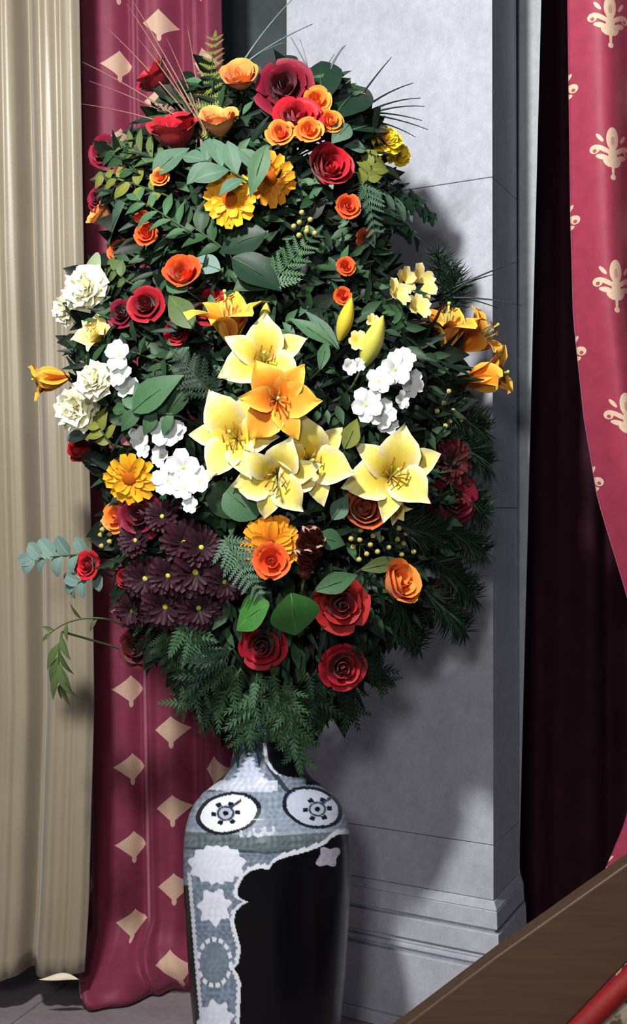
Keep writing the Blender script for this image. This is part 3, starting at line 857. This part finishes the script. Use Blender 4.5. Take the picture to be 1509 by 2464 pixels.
def grass(bx, by, tips, col, label, w0=.0024, doff=-.02, group='fans of steel grass'):
    A = W(bx, by, front(bx, by, doff)); t = thing('steel_grass', label, 'grass', Matrix.Translation(A), group)
    for i, (tx, ty) in enumerate(tips):
        B = W(tx, ty, 3.2+random.uniform(-.07, .05)); mid = (A+B)/2+Vector((0, -.02, .012))
        v, f = tube([p-A for p in bez(A+Vector((random.uniform(-.012, .012), 0, random.uniform(-.012, .012))), mid, B, 8)], w0, .0008, 4)
        obj('grass_blade', mesh_from('grass_blade', v, f, M_grass[col]), t)
    c = core(bx, by); v, f = tube([Vector((0, 0, 0)), (c-A)*.5, c-A], .003, .003, 5)
    obj('tied_stem', mesh_from('tied_stem', v, f, M_stem_d), t)
    return t

# ------------------------------------------------------------------ dense greenery between the flowers (nobody could count it)
def filler(name, cols, count, size, wd, shape, f0, f1, droop, label, seed):
    rg = random.Random(seed); V, Fc, UV = [], [], []
    ys = [r[0] for r in LE]
    made = 0
    while made < count:
        py = rg.uniform(185, 1770); l, r = edges(py); l += 34; r -= 34
        if rg.random() > (r-l)/1000: continue
        px = rg.uniform(l+14, r-14); b, u = bulge(px, py)
        back = rg.random() < .22
        d = 3.2+b*.55*rg.random() if back else 3.2-b*rg.uniform(f0, f1)
        p = W(px, py, d); n = outward(px, py)
        if back: n = Vector((n.x, abs(n.y), n.z))
        low = max(0, min(1, (py-1250)/400))
        x = Vector((u*.9+rg.uniform(-.7, .7), rg.uniform(-.5, .3), rg.uniform(-.6, .9)*(1-low)-droop*low*1.6-.1))
        m_ = leafframe(x, n+Vector((rg.uniform(-.6, .6), rg.uniform(-.3, .3), rg.uniform(-.4, .6))), p, size*rg.uniform(.6, 1.25))
        base = len(V); sh = SH[shape]; nu = 4
        for i in range(nu+1):
            t = i/nu; hw = wd*float(np.interp(t, np.linspace(0, 1, len(sh)), sh))
            for s in (-1, 0, 1):
                V.append(m_@Vector((t, hw*s, hw*.25*abs(s)-.18*t*t))); UV.append((t, .5+.5*s))
        for i in range(nu):
            for j in range(2):
                a = base+i*3+j; Fc.append((a, a+3, a+4, a+1))
        made += 1
    me = mesh_from(name, V, Fc, LM[cols], UV)
    o = thing(name, label, 'foliage', me=me); o['kind'] = 'stuff'
    return o
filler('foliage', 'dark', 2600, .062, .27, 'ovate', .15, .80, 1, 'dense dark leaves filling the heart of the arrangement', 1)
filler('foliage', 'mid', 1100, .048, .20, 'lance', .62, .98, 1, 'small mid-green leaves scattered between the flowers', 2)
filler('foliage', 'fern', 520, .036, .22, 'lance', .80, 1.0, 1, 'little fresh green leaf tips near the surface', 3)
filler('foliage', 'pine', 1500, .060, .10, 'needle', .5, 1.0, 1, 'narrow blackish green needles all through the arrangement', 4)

# ------------------------------------------------------------------ flowers
G_RED = 'red roses'; G_OR = 'orange spray roses'
# red and crimson roses: column, row, radius, colour, form, label, facing
for a in [
 (372, 184, 46, 'crimson', 'cup', 'dark red rose bud highest at the red curtain side, tilted away from the others', -.72, -.60, .05),
 (685, 208, 62, 'maroon', 'rose', 'large deep maroon rose at the crown of the arrangement, between peach and orange blooms', -.05, -.10, .03),
 (718, 280, 52, 'scarlet', 'rose', 'bright scarlet rose just beneath the large maroon one', .15, -.45, .06),
 (420, 316, 56, 'scarlet', 'cup', 'wide scarlet cup-shaped rose seen from the side, left of the tall peach rose', -.15, -.86, .02),
 (245, 364, 38, 'maroon', 'rose', 'dusky maroon rose overlapping the red curtain under its lower fleur motif', -.55, -.05, .0),
 (793, 404, 48, 'scarlet', 'cup', 'round scarlet rose below the orange spray roses, facing the pilaster', .42, -.30, .03),
 (236, 478, 30, 'maroon', 'rose', 'small maroon rose tucked behind the long orange bud', -.5, -.1, -.02),
 (350, 733, 40, 'crimson', 'rose', 'crimson rose beside the cream carnation near the top of the bulge', -.2, -.2, .0),
 (292, 755, 32, 'maroon', 'rose', 'small maroon rose between the cream carnation and the crimson rose', -.3, -.1, -.01),
 (500, 735, 42, 'crimson', 'rose', 'crimson rose half hidden behind the upright orange lily', -.2, -.3, -.05),
 (424, 800, 27, 'crimson', 'rose', 'small crimson rose deep in shade under the orange lily', -.1, 0, -.05),
 (196, 1084, 37, 'scarlet', 'bud', 'scarlet rose bud jutting over the beige curtain under the cream carnations', -.55, -.25, .0),
 (209, 1360, 32, 'scarlet', 'rose', 'scarlet rose next to the grey-green eucalyptus', -.5, -.15, .02),
 (306, 1392, 28, 'scarlet', 'bud', 'narrow red rose bud among the wine-coloured chrysanthemums', -.3, -.3, .03),
 (823, 1455, 58, 'brickred', 'rose', 'large brick red rose beside the heart-shaped green leaves', .1, .05, .03),
 (632, 1555, 50, 'crimson', 'rose', 'crimson rose hanging directly under the heart-shaped green leaves', -.05, .15, .0),
 (825, 1605, 50, 'crimson', 'rose', 'lowest crimson rose, above the dark trailing greenery', .15, .05, .06),
 (1070, 1415, 24, 'maroon', 'rose', 'small dim maroon rose by the feathery edge at the pilaster', .4, .1, .0),
 (335, 1240, 50, 'maroon', 'rose', 'purplish maroon rose under the amber gerbera above the chrysanthemums', -.25, -.05, .03),
 (330, 1560, 44, 'ruby', 'rose', 'ruby red bloom at the lower tip of the chrysanthemum bunch', -.3, .0, .07),
 (1092, 1205, 58, 'maroon', 'rose', 'shaded maroon rose below the dark red daisies at the pilaster', .45, .05, .0),
]:
    rose(a[0], a[1], a[2], a[3], a[4], a[5], a[6], a[7], a[8], group=G_RED)
# orange roses
for a in [
 (578, 184, 41, 'peach', 'cup', 'pale peach rose at the crown, left of the large maroon rose', -.1, -.55, .04),
 (525, 290, 42, 'peach', 'cup', 'tall peach rose next to the scarlet cup-shaped rose', -.1, -.80, .05),
 (765, 240, 30, 'orange', 'spray', 'orange spray rose against the dark glossy leaf at the crown', .1, -.2, .05),
 (865, 245, 23, 'orange', 'spray', 'small orange spray rose highest toward the pilaster', .3, -.2, .02),
 (797, 290, 28, 'orange', 'spray', 'orange spray rose right of the scarlet rose with a half-open face', .25, -.3, .05),
 (745, 312, 28, 'orange', 'spray', 'orange spray rose overlapping the lower rim of the scarlet rose', .05, -.2, .10),
 (675, 318, 30, 'orange', 'spray', 'orange spray rose below and left of the scarlet rose', -.1, -.3, .06),
 (838, 495, 26, 'vermilion', 'spray', 'orange spray rose alone under the round scarlet rose', .15, -.05, .04),
 (385, 425, 20, 'orange', 'spray', 'tiny orange spray rose among green leaves above the bud pair', -.1, -.2, .03),
 (342, 525, 20, 'vermilion', 'bud', 'smaller upper orange bud of the pair by the red curtain', -.2, -.5, .01),
 (351, 562, 25, 'vermilion', 'spray', 'larger lower orange bloom of the pair by the red curtain', -.15, -.2, .03),
 (283, 600, 27, 'rust', 'spray', 'rust orange rose above the cream carnation, half in shade', -.4, -.1, .0),
 (240, 515, 34, 'peach', 'cup', 'long peach-orange rose turned away behind a sage green leaf', -.75, -.45, .01),
 (437, 655, 38, 'vermilion', 'cup', 'vivid red-orange rose above the crimson rose, mid arrangement', -.1, -.45, .04),
 (882, 572, 22, 'rust', 'spray', 'dim rust spray rose in the dark hollow under the pale frond', .2, 0, -.02),
 (833, 641, 20, 'vermilion', 'spray', 'small orange-red spray rose above its twin and the yellow bud', .1, -.1, .02),
 (825, 711, 19, 'vermilion', 'spray', 'small orange-red spray rose touching the tip of the yellow bud', .05, -.1, .01),
 (878, 1226, 44, 'rust', 'cup', 'rust orange rose under the large single yellow lily', .1, -.30, .01),
 (963, 1402, 46, 'orange', 'cup', 'orange rose low at the pilaster side, seen half from the side', .62, -.35, .05),
 (654, 1350, 36, 'vermilion', 'spray', 'orange rose covering the lower petals of the golden gerbera', .0, -.1, .09),
 (278, 1245, 32, 'orange', 'spray', 'orange bloom half hidden by the purplish maroon rose', -.4, -.1, .01),
 (1130, 1160, 16, 'rust', 'bud', 'tiny rust bud poking past the shaded maroon rose', .6, 0, .02),
]:
    rose(a[0], a[1], a[2], a[3], a[4], a[5], a[6], a[7], a[8], name='spray_rose', group=G_OR)
# gerberas
daisy(553, 480, 66, 'amber', 'amber gerbera in front of the pair in the upper half', -.05, .22, .05, 15, 11, wd=.19, rin=.27, cup=3)
daisy(650, 430, 66, 'gold', 'golden gerbera behind its neighbour, partly covered by a green leaf', .38, .15, .02, 15, 11, wd=.19, rin=.27, cup=3)
daisy(311, 1152, 64, 'amber', 'amber gerbera beside the white blossoms, petals drooping', -.15, .30, .06, 15, 11, wd=.19, rin=.27, cup=3)
daisy(654, 1308, 72, 'gold', 'golden gerbera with brown eye below the yellow lilies', .0, -.05, .04, 26, 20, M_disc_b)
# yellow pompons
carnation(930, 340, 46, 'sun', 'bright yellow pompon chrysanthemum, upper of the two at the pilaster', .25, -.35, .02, 34, 'chrysanthemum', 'yellow pompons', .26, .08)
carnation(960, 374, 34, 'sun', 'smaller yellow pompon chrysanthemum below the bright one', .40, .0, .02, 28, 'chrysanthemum', 'yellow pompons', .26, .08)
# yellow lilies
YL = 'yellow lilies'
lily(635, 862, 98, 'lemon', 'uppermost full yellow lily under the orange upright one', .05, -.15, .05, 1.0, .5, group=YL)
lily(562, 1048, 100, 'lemon', 'yellow lily with dark throat, beside the white blossoms', -.15, -.10, .06, 1.0, 1.0, group=YL)
lily(662, 1150, 92, 'lemon', 'yellow lily at the bottom centre pointing its petals toward the gerbera', -.10, .25, .08, 1.0, .2, group=YL)
lily(748, 1110, 100, 'lemon', 'wide yellow lily overlapping the bottom centre one', .15, .05, .06, 1.0, .75, group=YL)
lily(950, 1140, 108, 'lemon', 'large yellow lily standing apart near the pilaster, star-shaped', .15, -.12, .06, 1.0, .35, group=YL)
lily(952, 1215, 50, 'lemon', 'small half-shut yellow lily hanging under the star-shaped one', .05, .55, .01, .4, .2, group=YL)
# orange lilies
OL = 'orange lilies'
lily(548, 765, 98, 'lilyorange', 'upright orange lily above the yellow lilies, seen from the side', -.12, -.90, .04, .6, .3, group=OL)
lily(668, 962, 92, 'lilyorange', 'orange lily facing forward amid the yellow lilies', .10, .05, .09, 1.0, .95, group=OL)
lily(1075, 790, 98, 'lilyorange', 'orange lily opening upward at the pilaster, left of its side-facing neighbour', .05, -.92, .02, .6, .3, group=OL)
lily(1155, 812, 88, 'lilyorange', 'orange lily facing the dark reveal beside the upward one', .80, -.50, .02, .6, .8, group=OL)
lily(1168, 908, 92, 'lilyorange', 'trumpet-shaped orange lily below, pointing sideways over the pilaster edge', .95, -.15, .03, .4, .6, group=OL)
lily(122, 912, 72, 'lilyorange', 'orange lily pointing out over the beige curtain', -.93, .12, .03, .4, .2, group=OL)
lily(232, 805, 58, 'butter', 'yellow-orange lily half open between cream carnation and white blossoms', -.3, -.55, .0, .6, .2, group=OL)
# buds
bud(832, 768, 100, 74, 'budyellow', 'closed yellow lily bud standing under the small orange-red rose', .03, .19)
bud(897, 822, 125, 68, 'budgreen', 'larger greenish yellow lily bud above the white blossoms', .05, .20)
bud(638, 765, 70, 84, 'budgreen', 'short greenish bud behind the uppermost yellow lily', -.01, .22)
cluster([(860, 825, 30), (893, 775, 20)], 'butter', 'pale yellow freesia pressed against the greenish lily bud', 'freesia', 'pale yellow freesias', .02, 6, .34, 1, 38)
cluster([(1002, 685, 50), (946, 712, 42), (1000, 745, 38), (965, 678, 38)], 'butter', 'pale yellow freesia cluster above the orange lilies at the pilaster', 'freesia', 'pale yellow freesias', .03, 6, .36, 1, 30)
# cream carnations
CR = 'cream carnations'
carnation(208, 695, 64, 'cream', 'cream carnation highest over the beige curtain edge', -.25, -.15, .03, 32, 'carnation', CR)
carnation(160, 745, 44, 'cream', 'smaller cream carnation just under the highest one', -.55, .05, .01, 26, 'carnation', CR)
carnation(230, 918, 52, 'cream', 'cream carnation touching the white blossoms', -.25, -.15, .05, 30, 'carnation', CR)
carnation(186, 985, 62, 'cream', 'large cream carnation above the scarlet bud over the beige curtain', -.30, .05, .04, 32, 'carnation', CR)
# white blossoms
WG = 'white blossom stems'
cluster([(950, 890, 38), (912, 918, 32), (988, 922, 32), (970, 865, 28)], 'white', 'white blossom cluster beneath the greenish lily bud, upper of the pilaster side', 'white_phlox', WG, .04)
cluster([(880, 975, 38), (915, 995, 36), (928, 1022, 28), (965, 962, 22)], 'white', 'white blossom cluster above the star-shaped yellow lily', 'white_phlox', WG, .045)
cluster([(838, 884, 20), (862, 878, 16)], 'white', 'tiny pair of white florets at the foot of the greenish bud', 'white_phlox', WG, .03)
cluster([(290, 855, 36), (295, 905, 32), (308, 935, 28)], 'white', 'white blossom cluster behind the cream carnations', 'white_phlox', WG, .03)
cluster([(402, 1040, 38), (432, 1040, 22), (340, 1055, 30), (390, 1096, 28), (350, 1085, 20)], 'white', 'loose white blossoms left of the dark-throated yellow lily', 'white_phlox', WG, .03)
cluster([(442, 1125, 42), (405, 1155, 36), (482, 1158, 34), (445, 1175, 28), (460, 1214, 20)], 'white', 'bright white blossom cluster beside the amber gerbera', 'white_phlox', WG, .06)
# wine chrysanthemums
WM = 'wine-red chrysanthemums'
for (x, y, r, l) in [
 (443, 1306, 60, 'wine chrysanthemum with clear lime eye, uppermost of the dark bunch'),
 (484, 1317, 52, 'wine chrysanthemum close beside the uppermost one, greyer eye'),
 (349, 1392, 56, 'wine chrysanthemum with bright yellow eye beside the narrow red bud'),
 (470, 1377, 62, 'wine chrysanthemum with bright lime eye in the heart of the bunch'),
 (398, 1460, 60, 'wine chrysanthemum with pale eye low in the bunch'),
 (540, 1400, 50, 'wine chrysanthemum nearest the heart-shaped green leaves'),
 (404, 1385, 50, 'wine chrysanthemum between the two bright-eyed ones'),
 (478, 1463, 54, 'lowest wine chrysanthemum over the toothed frond'),
 (325, 1300, 46, 'wine chrysanthemum with large lime eye under the purplish maroon rose'),
 (390, 1242, 44, 'wine chrysanthemum nearest the bright white blossoms'),
 (318, 1470, 48, 'wine chrysanthemum over the red curtain, eye in shade')]:
    daisy(x, y, r, 'wine', l, (x-430)/260, (y-1370)/420, .035+random.uniform(-.01, .015), 20, 15, M_disc_g, 'chrysanthemum', WM, .17, 14, .13)
for (x, y, r, l) in [(1085, 1110, 60, 'dark ruby daisy in shade behind the star-shaped yellow lily'), (1125, 1080, 40, 'dark ruby daisy at the feathery edge near the pilaster')]:
    daisy(x, y, r, 'ruby', l, .5, 0, .0, 20, 15, M_disc_b, 'chrysanthemum', 'ruby daisies', .16, 14, .13)

# pine cone with its scales
def pinecone(px, py, hpx, label):
    H = hpx/PXM; ax = Vector((.15, -.35, .9)).normalized(); p = W(px, py, front(px, py, .06))-ax*H*.5
    M = frame(None, ax, p); t = thing('pine_cone', label, 'cone', M)
    sm = flat_mat('cone_scale', (92, 38, 30), .4, .5, 60, .4); tm = flat_mat('cone_tip', (190, 150, 138), .5, .4)
    k = blade(('scale',), sm, 1, .62, [.5, .8, 1, .8, .3], [30, 10, -5], .3, 0, 4, 4, 4)
    v, f = tube([Vector((0, 0, z*H)) for z in (0, .15, .5, .85, 1)], .13*H, .08*H, 8); obj('cone_axis', mesh_from('cone_axis', v, f, sm), t)
    for i in range(46):
        z = (i+.5)/46; r = math.sin(PI*(.12+.80*z))
        q = obj('scale', k, t, Matrix.Translation((0, 0, z*H))@RZ(i*2.39996)@RY(math.radians(-25-40*z))@SC(H*.50*r))
        if i % 3 == 0: obj('scale_tip', dome('tip', .22, .14, tm, 6), q, Matrix.Translation((.86, 0, .2)))
    stem(t, M, px, py, p, -ax)
pinecone(742, 1335, 105, 'reddish brown pine cone right of the golden gerbera')
def seedhead(px, py, label, n=9, rp=36):
    p, nn = place(px, py, rp/PXM, off=.02); M = frame(None, nn, p); t = thing('seed_head', label, 'seed head', M, 'dry seed heads')
    sm = flat_mat('dry_seed', (186, 176, 104), .6)
    for i in range(n):
        a = i*2.4; r = rp/PXM*math.sqrt((i+.5)/n); e = Vector((r*math.cos(a), r*math.sin(a), random.uniform(0, .02)))
        v, f = tube([Vector((0, 0, -.02)), e], .001, .001, 4); st = obj('seed_stalk', mesh_from('seed_stalk', v, f, M_stem), t)
        obj('seed', dome('seed', 1, 1.3, sm, 8), st, Matrix.Translation(e)@SC(.0058))
    stem(t, M, px, py, p, -nn)
seedhead(885, 1312, 'pale dry seed head under the rust orange rose', 10, 42)
seedhead(735, 540, 'pale yellowish seed head in the dark centre below the gerberas', 8, 34)
seedhead(1090, 985, 'olive seed head under the trumpet-shaped lily', 9, 50)
seedhead(255, 1285, 'yellowish seed head left of the large-eyed chrysanthemum', 8, 34)
seedhead(970, 1310, 'row of pale seeds on a twig near the low orange rose', 7, 40)

# ------------------------------------------------------------------ foliage that can be told apart
FR = 'fern fronds'; LS = 'leafy sprays'
spray('frond', 505, 340, 517, 90, 'olive', 'upright olive fern frond standing at the crown against the red curtain', 'fern_frond', n=13, size=62, off=-.01, group=FR)
spray('frond', 440, 360, 392, 250, 'sage', 'short grey-green frond behind the scarlet cup rose', 'fern_frond', n=7, size=44, off=-.03, group=FR)
spray('leafy', 330, 420, 262, 345, 'mid', 'leafy sprig beside the dusky maroon rose', 'leafy_sprig', n=7, size=60, off=0, wd=.2, group=LS)
spray('lance', 420, 410, 300, 350, 'dull', 'narrow olive leaves fanning over the red curtain', 'leafy_sprig', n=9, size=80, off=.01, wd=.11, group=LS, ang=30)
spray('leafy', 400, 470, 245, 425, 'olive', 'yellowish green sprig above the long peach rose', 'leafy_sprig', n=9, size=54, off=.01, wd=.26, group=LS)
spray('oval', 600, 440, 490, 385, 'sage', 'sage green spray hanging over the amber gerbera', 'leafy_sprig', n=6, size=84, off=.07, wd=.27, group=LS)
bigleaf(575, 360, 640, 415, 'sage', .26, 'sage green leaf lying across the golden gerbera', .10)
bigleaf(640, 350, 600, 470, 'fern', .20, 'drooping green leaf between the two upper gerberas', .11)
bigleaf(370, 420, 450, 345, 'sage', .34, 'sage green leaf under the scarlet cup rose', .03)
bigleaf(300, 490, 245, 600, 'sage', .26, 'long sage leaf in front of the long peach rose', .04)
spray('lance', 460, 560, 330, 480, 'fern', 'fresh green sprig reaching over the orange bud pair', 'leafy_sprig', n=8, size=60, off=.03, wd=.17, group=LS)
spray('leafy', 540, 600, 420, 520, 'mid', 'mid-green sprig left of the dark centre', 'leafy_sprig', n=8, size=66, off=.0, wd=.24, group=LS)
spray('frond', 640, 700, 760, 560, 'fern', 'fine green frond in the dark centre by the seed head', 'fern_frond', n=9, size=60, off=.02, group=FR)
bigleaf(530, 650, 450, 620, 'grey', .30, 'pale grey-green leaf tip behind the red-orange rose', .02)
bigleaf(680, 640, 560, 690, 'mid', .36, 'broad dark leaf above the upright orange lily', .03)
bigleaf(560, 620, 680, 690, 'gloss', .30, 'broad glossy leaf in the dark centre, pointing down', .05)
bigleaf(640, 560, 520, 600, 'gloss', .36, 'blackish glossy leaf under the amber gerbera', .03)
bigleaf(778, 248, 766, 122, 'gloss', .30, 'dark glossy leaf standing highest at the crown beside the maroon rose', .03, nrm=(-.2, -1, .1))
bigleaf(800, 285, 888, 178, 'gloss', .27, 'dark glossy leaf at the crown slanting toward the pilaster', .03, nrm=(-.1, -1, .2))
bigleaf(694, 190, 672, 118, 'gloss', .30, 'small dark leaf tip behind the large maroon rose', .0, nrm=(-.2, -1, .1))
bigleaf(850, 312, 958, 288, 'gloss', .22, 'dark pointed leaf above the yellow pompons', .02, nrm=(0, -1, .5))
bigleaf(840, 300, 800, 340, 'sage', .36, 'sage leaf just under the half-open orange spray rose', .05)
bigleaf(880, 360, 830, 345, 'sage', .34, 'sage leaf between scarlet rose and yellow pompons', .03)
spray('leafy', 870, 450, 905, 380, 'olive', 'olive buds and leaves beneath the yellow pompons', 'leafy_sprig', n=7, size=44, off=.02, wd=.34, group=LS)
spray('oval', 870, 440, 985, 500, 'sage', 'pale frond-like spray reaching toward the pilaster', 'leafy_sprig', n=9, size=62, off=.02, wd=.2, group=LS)
spray('frond', 870, 440, 900, 560, 'sage', 'pale hanging frond under the yellow pompons', 'fern_frond', n=7, size=58, off=.03, group=FR)
spray('leafy', 930, 460, 1042, 520, 'gloss', 'dark holly-like sprig sticking out over the pilaster', 'leafy_sprig', n=11, size=42, off=-.01, wd=.36, group=LS, toothed=True)
spray('leafy', 920, 500, 1005, 585, 'gloss', 'dark toothed sprig below the holly-like one', 'leafy_sprig', n=9, size=42, off=-.01, wd=.36, group=LS, toothed=True)
spray('needle', 1060, 740, 1050, 610, 'pine', 'short upright pine sprig above the orange lilies at the pilaster', 'pine_sprig', n=16, size=58, off=-.02, group='pine sprigs')
spray('needle', 1090, 760, 1085, 640, 'pine', 'second upright pine sprig, touching the long grass blades', 'pine_sprig', n=14, size=52, off=-.02, group='pine sprigs')
bigleaf(800, 830, 695, 755, 'fern', .16, 'lance-shaped lily leaf pointing up beside the uppermost yellow lily', .05, shape='lance')
bigleaf(815, 840, 735, 735, 'sage', .13, 'thin grey lily leaf above the lance-shaped one', .03, shape='lance')
bigleaf(770, 890, 790, 810, 'fern', .18, 'upright green lily leaf left of the greenish bud', .06, shape='lance')
bigleaf(830, 1080, 862, 1005, 'olive', .30, 'olive green leaf above the wide yellow lily', .05)
bigleaf(450, 700, 395, 660, 'fern', .36, 'green leaf below the vivid red-orange rose', .03)
bigleaf(465, 790, 400, 700, 'dull', .26, 'slanting green leaf between crimson rose and orange lily', .04)
spray('leafy', 430, 1000, 300, 985, 'fern', 'green sprig between white blossom clusters', 'leafy_sprig', n=7, size=66, off=.04, wd=.26, group=LS)
bigleaf(320, 990, 430, 895, 'fern', .27, 'long green leaf slanting upward in the hollow beside the yellow lilies', .06)
bigleaf(400, 1000, 470, 900, 'mid', .24, 'darker long leaf parallel to the slanting green one', .04)
spray('frond', 520, 960, 430, 860, 'pine', 'dark soft frond in the hollow left of the yellow lilies', 'fern_frond', n=10, size=70, off=.02, group=FR)
spray('leafy', 330, 850, 175, 830, 'gloss', 'dark leafy sprig over the beige curtain under the half-open lily', 'leafy_sprig', n=9, size=50, off=.0, wd=.28, group=LS)
bigleaf(240, 665, 180, 640, 'pale', .34, 'whitish green leaf above the highest cream carnation', .02)
bigleaf(210, 680, 150, 690, 'pale', .30, 'whitish green leaf behind the highest cream carnation', .0)
spray('leafy', 310, 680, 260, 640, 'dull', 'dull green sprig right of the highest cream carnation', 'leafy_sprig', n=6, size=44, off=.0, wd=.26, group=LS)
spray('leafy', 270, 1070, 235, 1010, 'olive', 'yellowish green sprig beside the scarlet bud', 'leafy_sprig', n=7, size=44, off=.02, wd=.26, group=LS)
bigleaf(215, 1050, 140, 1050, 'grey', .12, 'thin grey leaf above the scarlet bud over the beige curtain', .02, shape='lance')
bigleaf(545, 1180, 620, 1245, 'fern', .44, 'rounded green leaf under the dark-throated yellow lily', .06, shape='round')
bigleaf(520, 1160, 560, 1250, 'mid', .40, 'dark rounded leaf beside the bright white blossoms', .03, shape='round')
spray('frond', 540, 1290, 625, 1430, 'sage', 'grey-green frond hanging left of the golden gerbera', 'fern_frond', n=10, size=62, off=.07, group=FR)
spray('round', 240, 1330, 75, 1345, 'grey', 'grey-green eucalyptus twig reaching over the beige curtain', 'eucalyptus_sprig', n=9, size=52, off=.0, wd=.36, group='eucalyptus twigs')
spray('round', 250, 1380, 175, 1410, 'grey', 'short eucalyptus twig under the scarlet rose', 'eucalyptus_sprig', n=5, size=44, off=.0, wd=.36, group='eucalyptus twigs')
spray('lance', 260, 1490, 120, 1525, 'dull', 'thin arching twig with few leaves over the beige curtain', 'willow_twig', n=4, size=44, off=.0, wd=.15, sag=.03, group='willow twigs')
spray('lance', 150, 1520, 150, 1650, 'dull', 'drooping willow-like leaves at the end of the arching twig', 'willow_twig', n=8, size=76, off=.0, wd=.16, group='willow twigs', ang=26)
# heart-shaped leaves and lower fronds
HB = 'heart-shaped leaves'
bigleaf(648, 1452, 556, 1512, 'bright', .42, 'heart-shaped glossy green leaf, left one of the pair above the crimson rose', .08, group=HB, nrm=(-.1, -.8, .6))
bigleaf(700, 1428, 718, 1542, 'bright', .46, 'heart-shaped glossy green leaf, right one of the pair, pointing down', .09, group=HB, nrm=(.1, -.9, .3))
bigleaf(760, 1420, 865, 1382, 'fern', .24, 'long green leaf pointing over the large brick red rose', .06, shape='lance')
bigleaf(765, 1290, 835, 1310, 'fern', .36, 'small green leaf right of the pine cone', .05)
bigleaf(800, 1250, 840, 1190, 'sage', .32, 'pale green leaf under the wide yellow lily', .03)
bigleaf(870, 1370, 980, 1345, 'dull', .16, 'narrow leaf running above the low orange rose', .04, shape='lance')
spray('frond', 430, 1500, 525, 1620, 'fern', 'toothed fresh green frond below the chrysanthemums', 'fern_frond', n=9, size=80, off=.04, group=FR)
spray('frond', 400, 1520, 440, 1640, 'mid', 'darker frond left of the toothed fresh one', 'fern_frond', n=8, size=70, off=.02, group=FR)
for i, (bx, by, tx, ty, c, l) in enumerate([
 (560, 1600, 430, 1700, 'fern', 'trailing cypress spray nearest the red curtain'),
 (580, 1610, 500, 1745, 'mid', 'trailing cypress spray reaching to the left of the vase neck'),
 (620, 1620, 590, 1775, 'fern', 'trailing cypress spray hanging in front of the vase neck'),
 (660, 1620, 655, 1770, 'mid', 'dark cypress spray over the middle of the vase neck'),
 (680, 1650, 722, 1835, 'fern', 'longest cypress spray trailing down to the vase shoulder'),
 (700, 1640, 690, 1800, 'fern', 'slim cypress spray beside the longest one'),
 (740, 1620, 770, 1730, 'pine', 'blackish cypress spray right of the vase neck'),
 (800, 1620, 850, 1725, 'pine', 'blackish cypress spray under the lowest crimson rose'),
 (560, 1560, 470, 1640, 'pine', 'blackish cypress spray under the toothed frond'),
 (850, 1560, 930, 1640, 'pine', 'blackish cypress spray drooping against the pilaster shadow')]):
    spray('thuja', bx, by, tx, ty, c, l, 'cypress_spray', n=13, size=66, off=.05, tipoff=.05, group='cypress sprays', ang=26)
for (bx, by, tx, ty, l) in [
 (1060, 980, 1165, 1040, 'feathery pine spray under the trumpet-shaped lily'), (1080, 1060, 1175, 1120, 'feathery pine spray beside the dark ruby daisies'),
 (1080, 1160, 1165, 1240, 'feathery pine spray beside the shaded maroon rose'), (1060, 1260, 1165, 1330, 'feathery pine spray below the shaded maroon rose'),
 (1040, 1340, 1140, 1440, 'feathery pine spray at the dim small maroon rose'), (1020, 1420, 1120, 1520, 'lowest feathery pine spray against the pilaster'),
 (950, 1430, 1010, 1560, 'pine spray hanging below the low orange rose'), (930, 1260, 1060, 1290, 'pine spray above the row of pale seeds')]:
    spray('needle', bx, by, tx, ty, 'pine', l, 'pine_spray', n=22, size=62, off=.0, group='feathery pine sprays', ang=48)
# grass fans
grass(500, 330, [(305, 10), (318, 0), (200, 150), (215, 195), (250, 60), (330, 90), (400, 90), (195, 250), (450, 60)], 'buff', 'fan of buff grass blades crossing the red curtain')
grass(560, 180, [(712, -10), (752, 58), (690, 100)], 'steel', 'three pale steel-grey grass blades crossing the dark wall at the crown', .0030)
grass(760, 230, [(700, 90), (722, 96), (805, 130), (832, 108), (826, 112)], 'grey', 'sparse thin grass blades standing above the glossy leaves')
grass(850, 280, [(942, 138), (994, 200), (1012, 236), (1022, 256), (1015, 290), (1030, 312), (1000, 330)], 'dark', 'fan of dark grass blades spread against the pale pilaster', .0030)
grass(1060, 720, [(1210, 642), (1190, 660), (1250, 628), (1255, 735), (1200, 742)], 'dark', 'dark grass blades crossing the pilaster edge above the lilies', .0032)
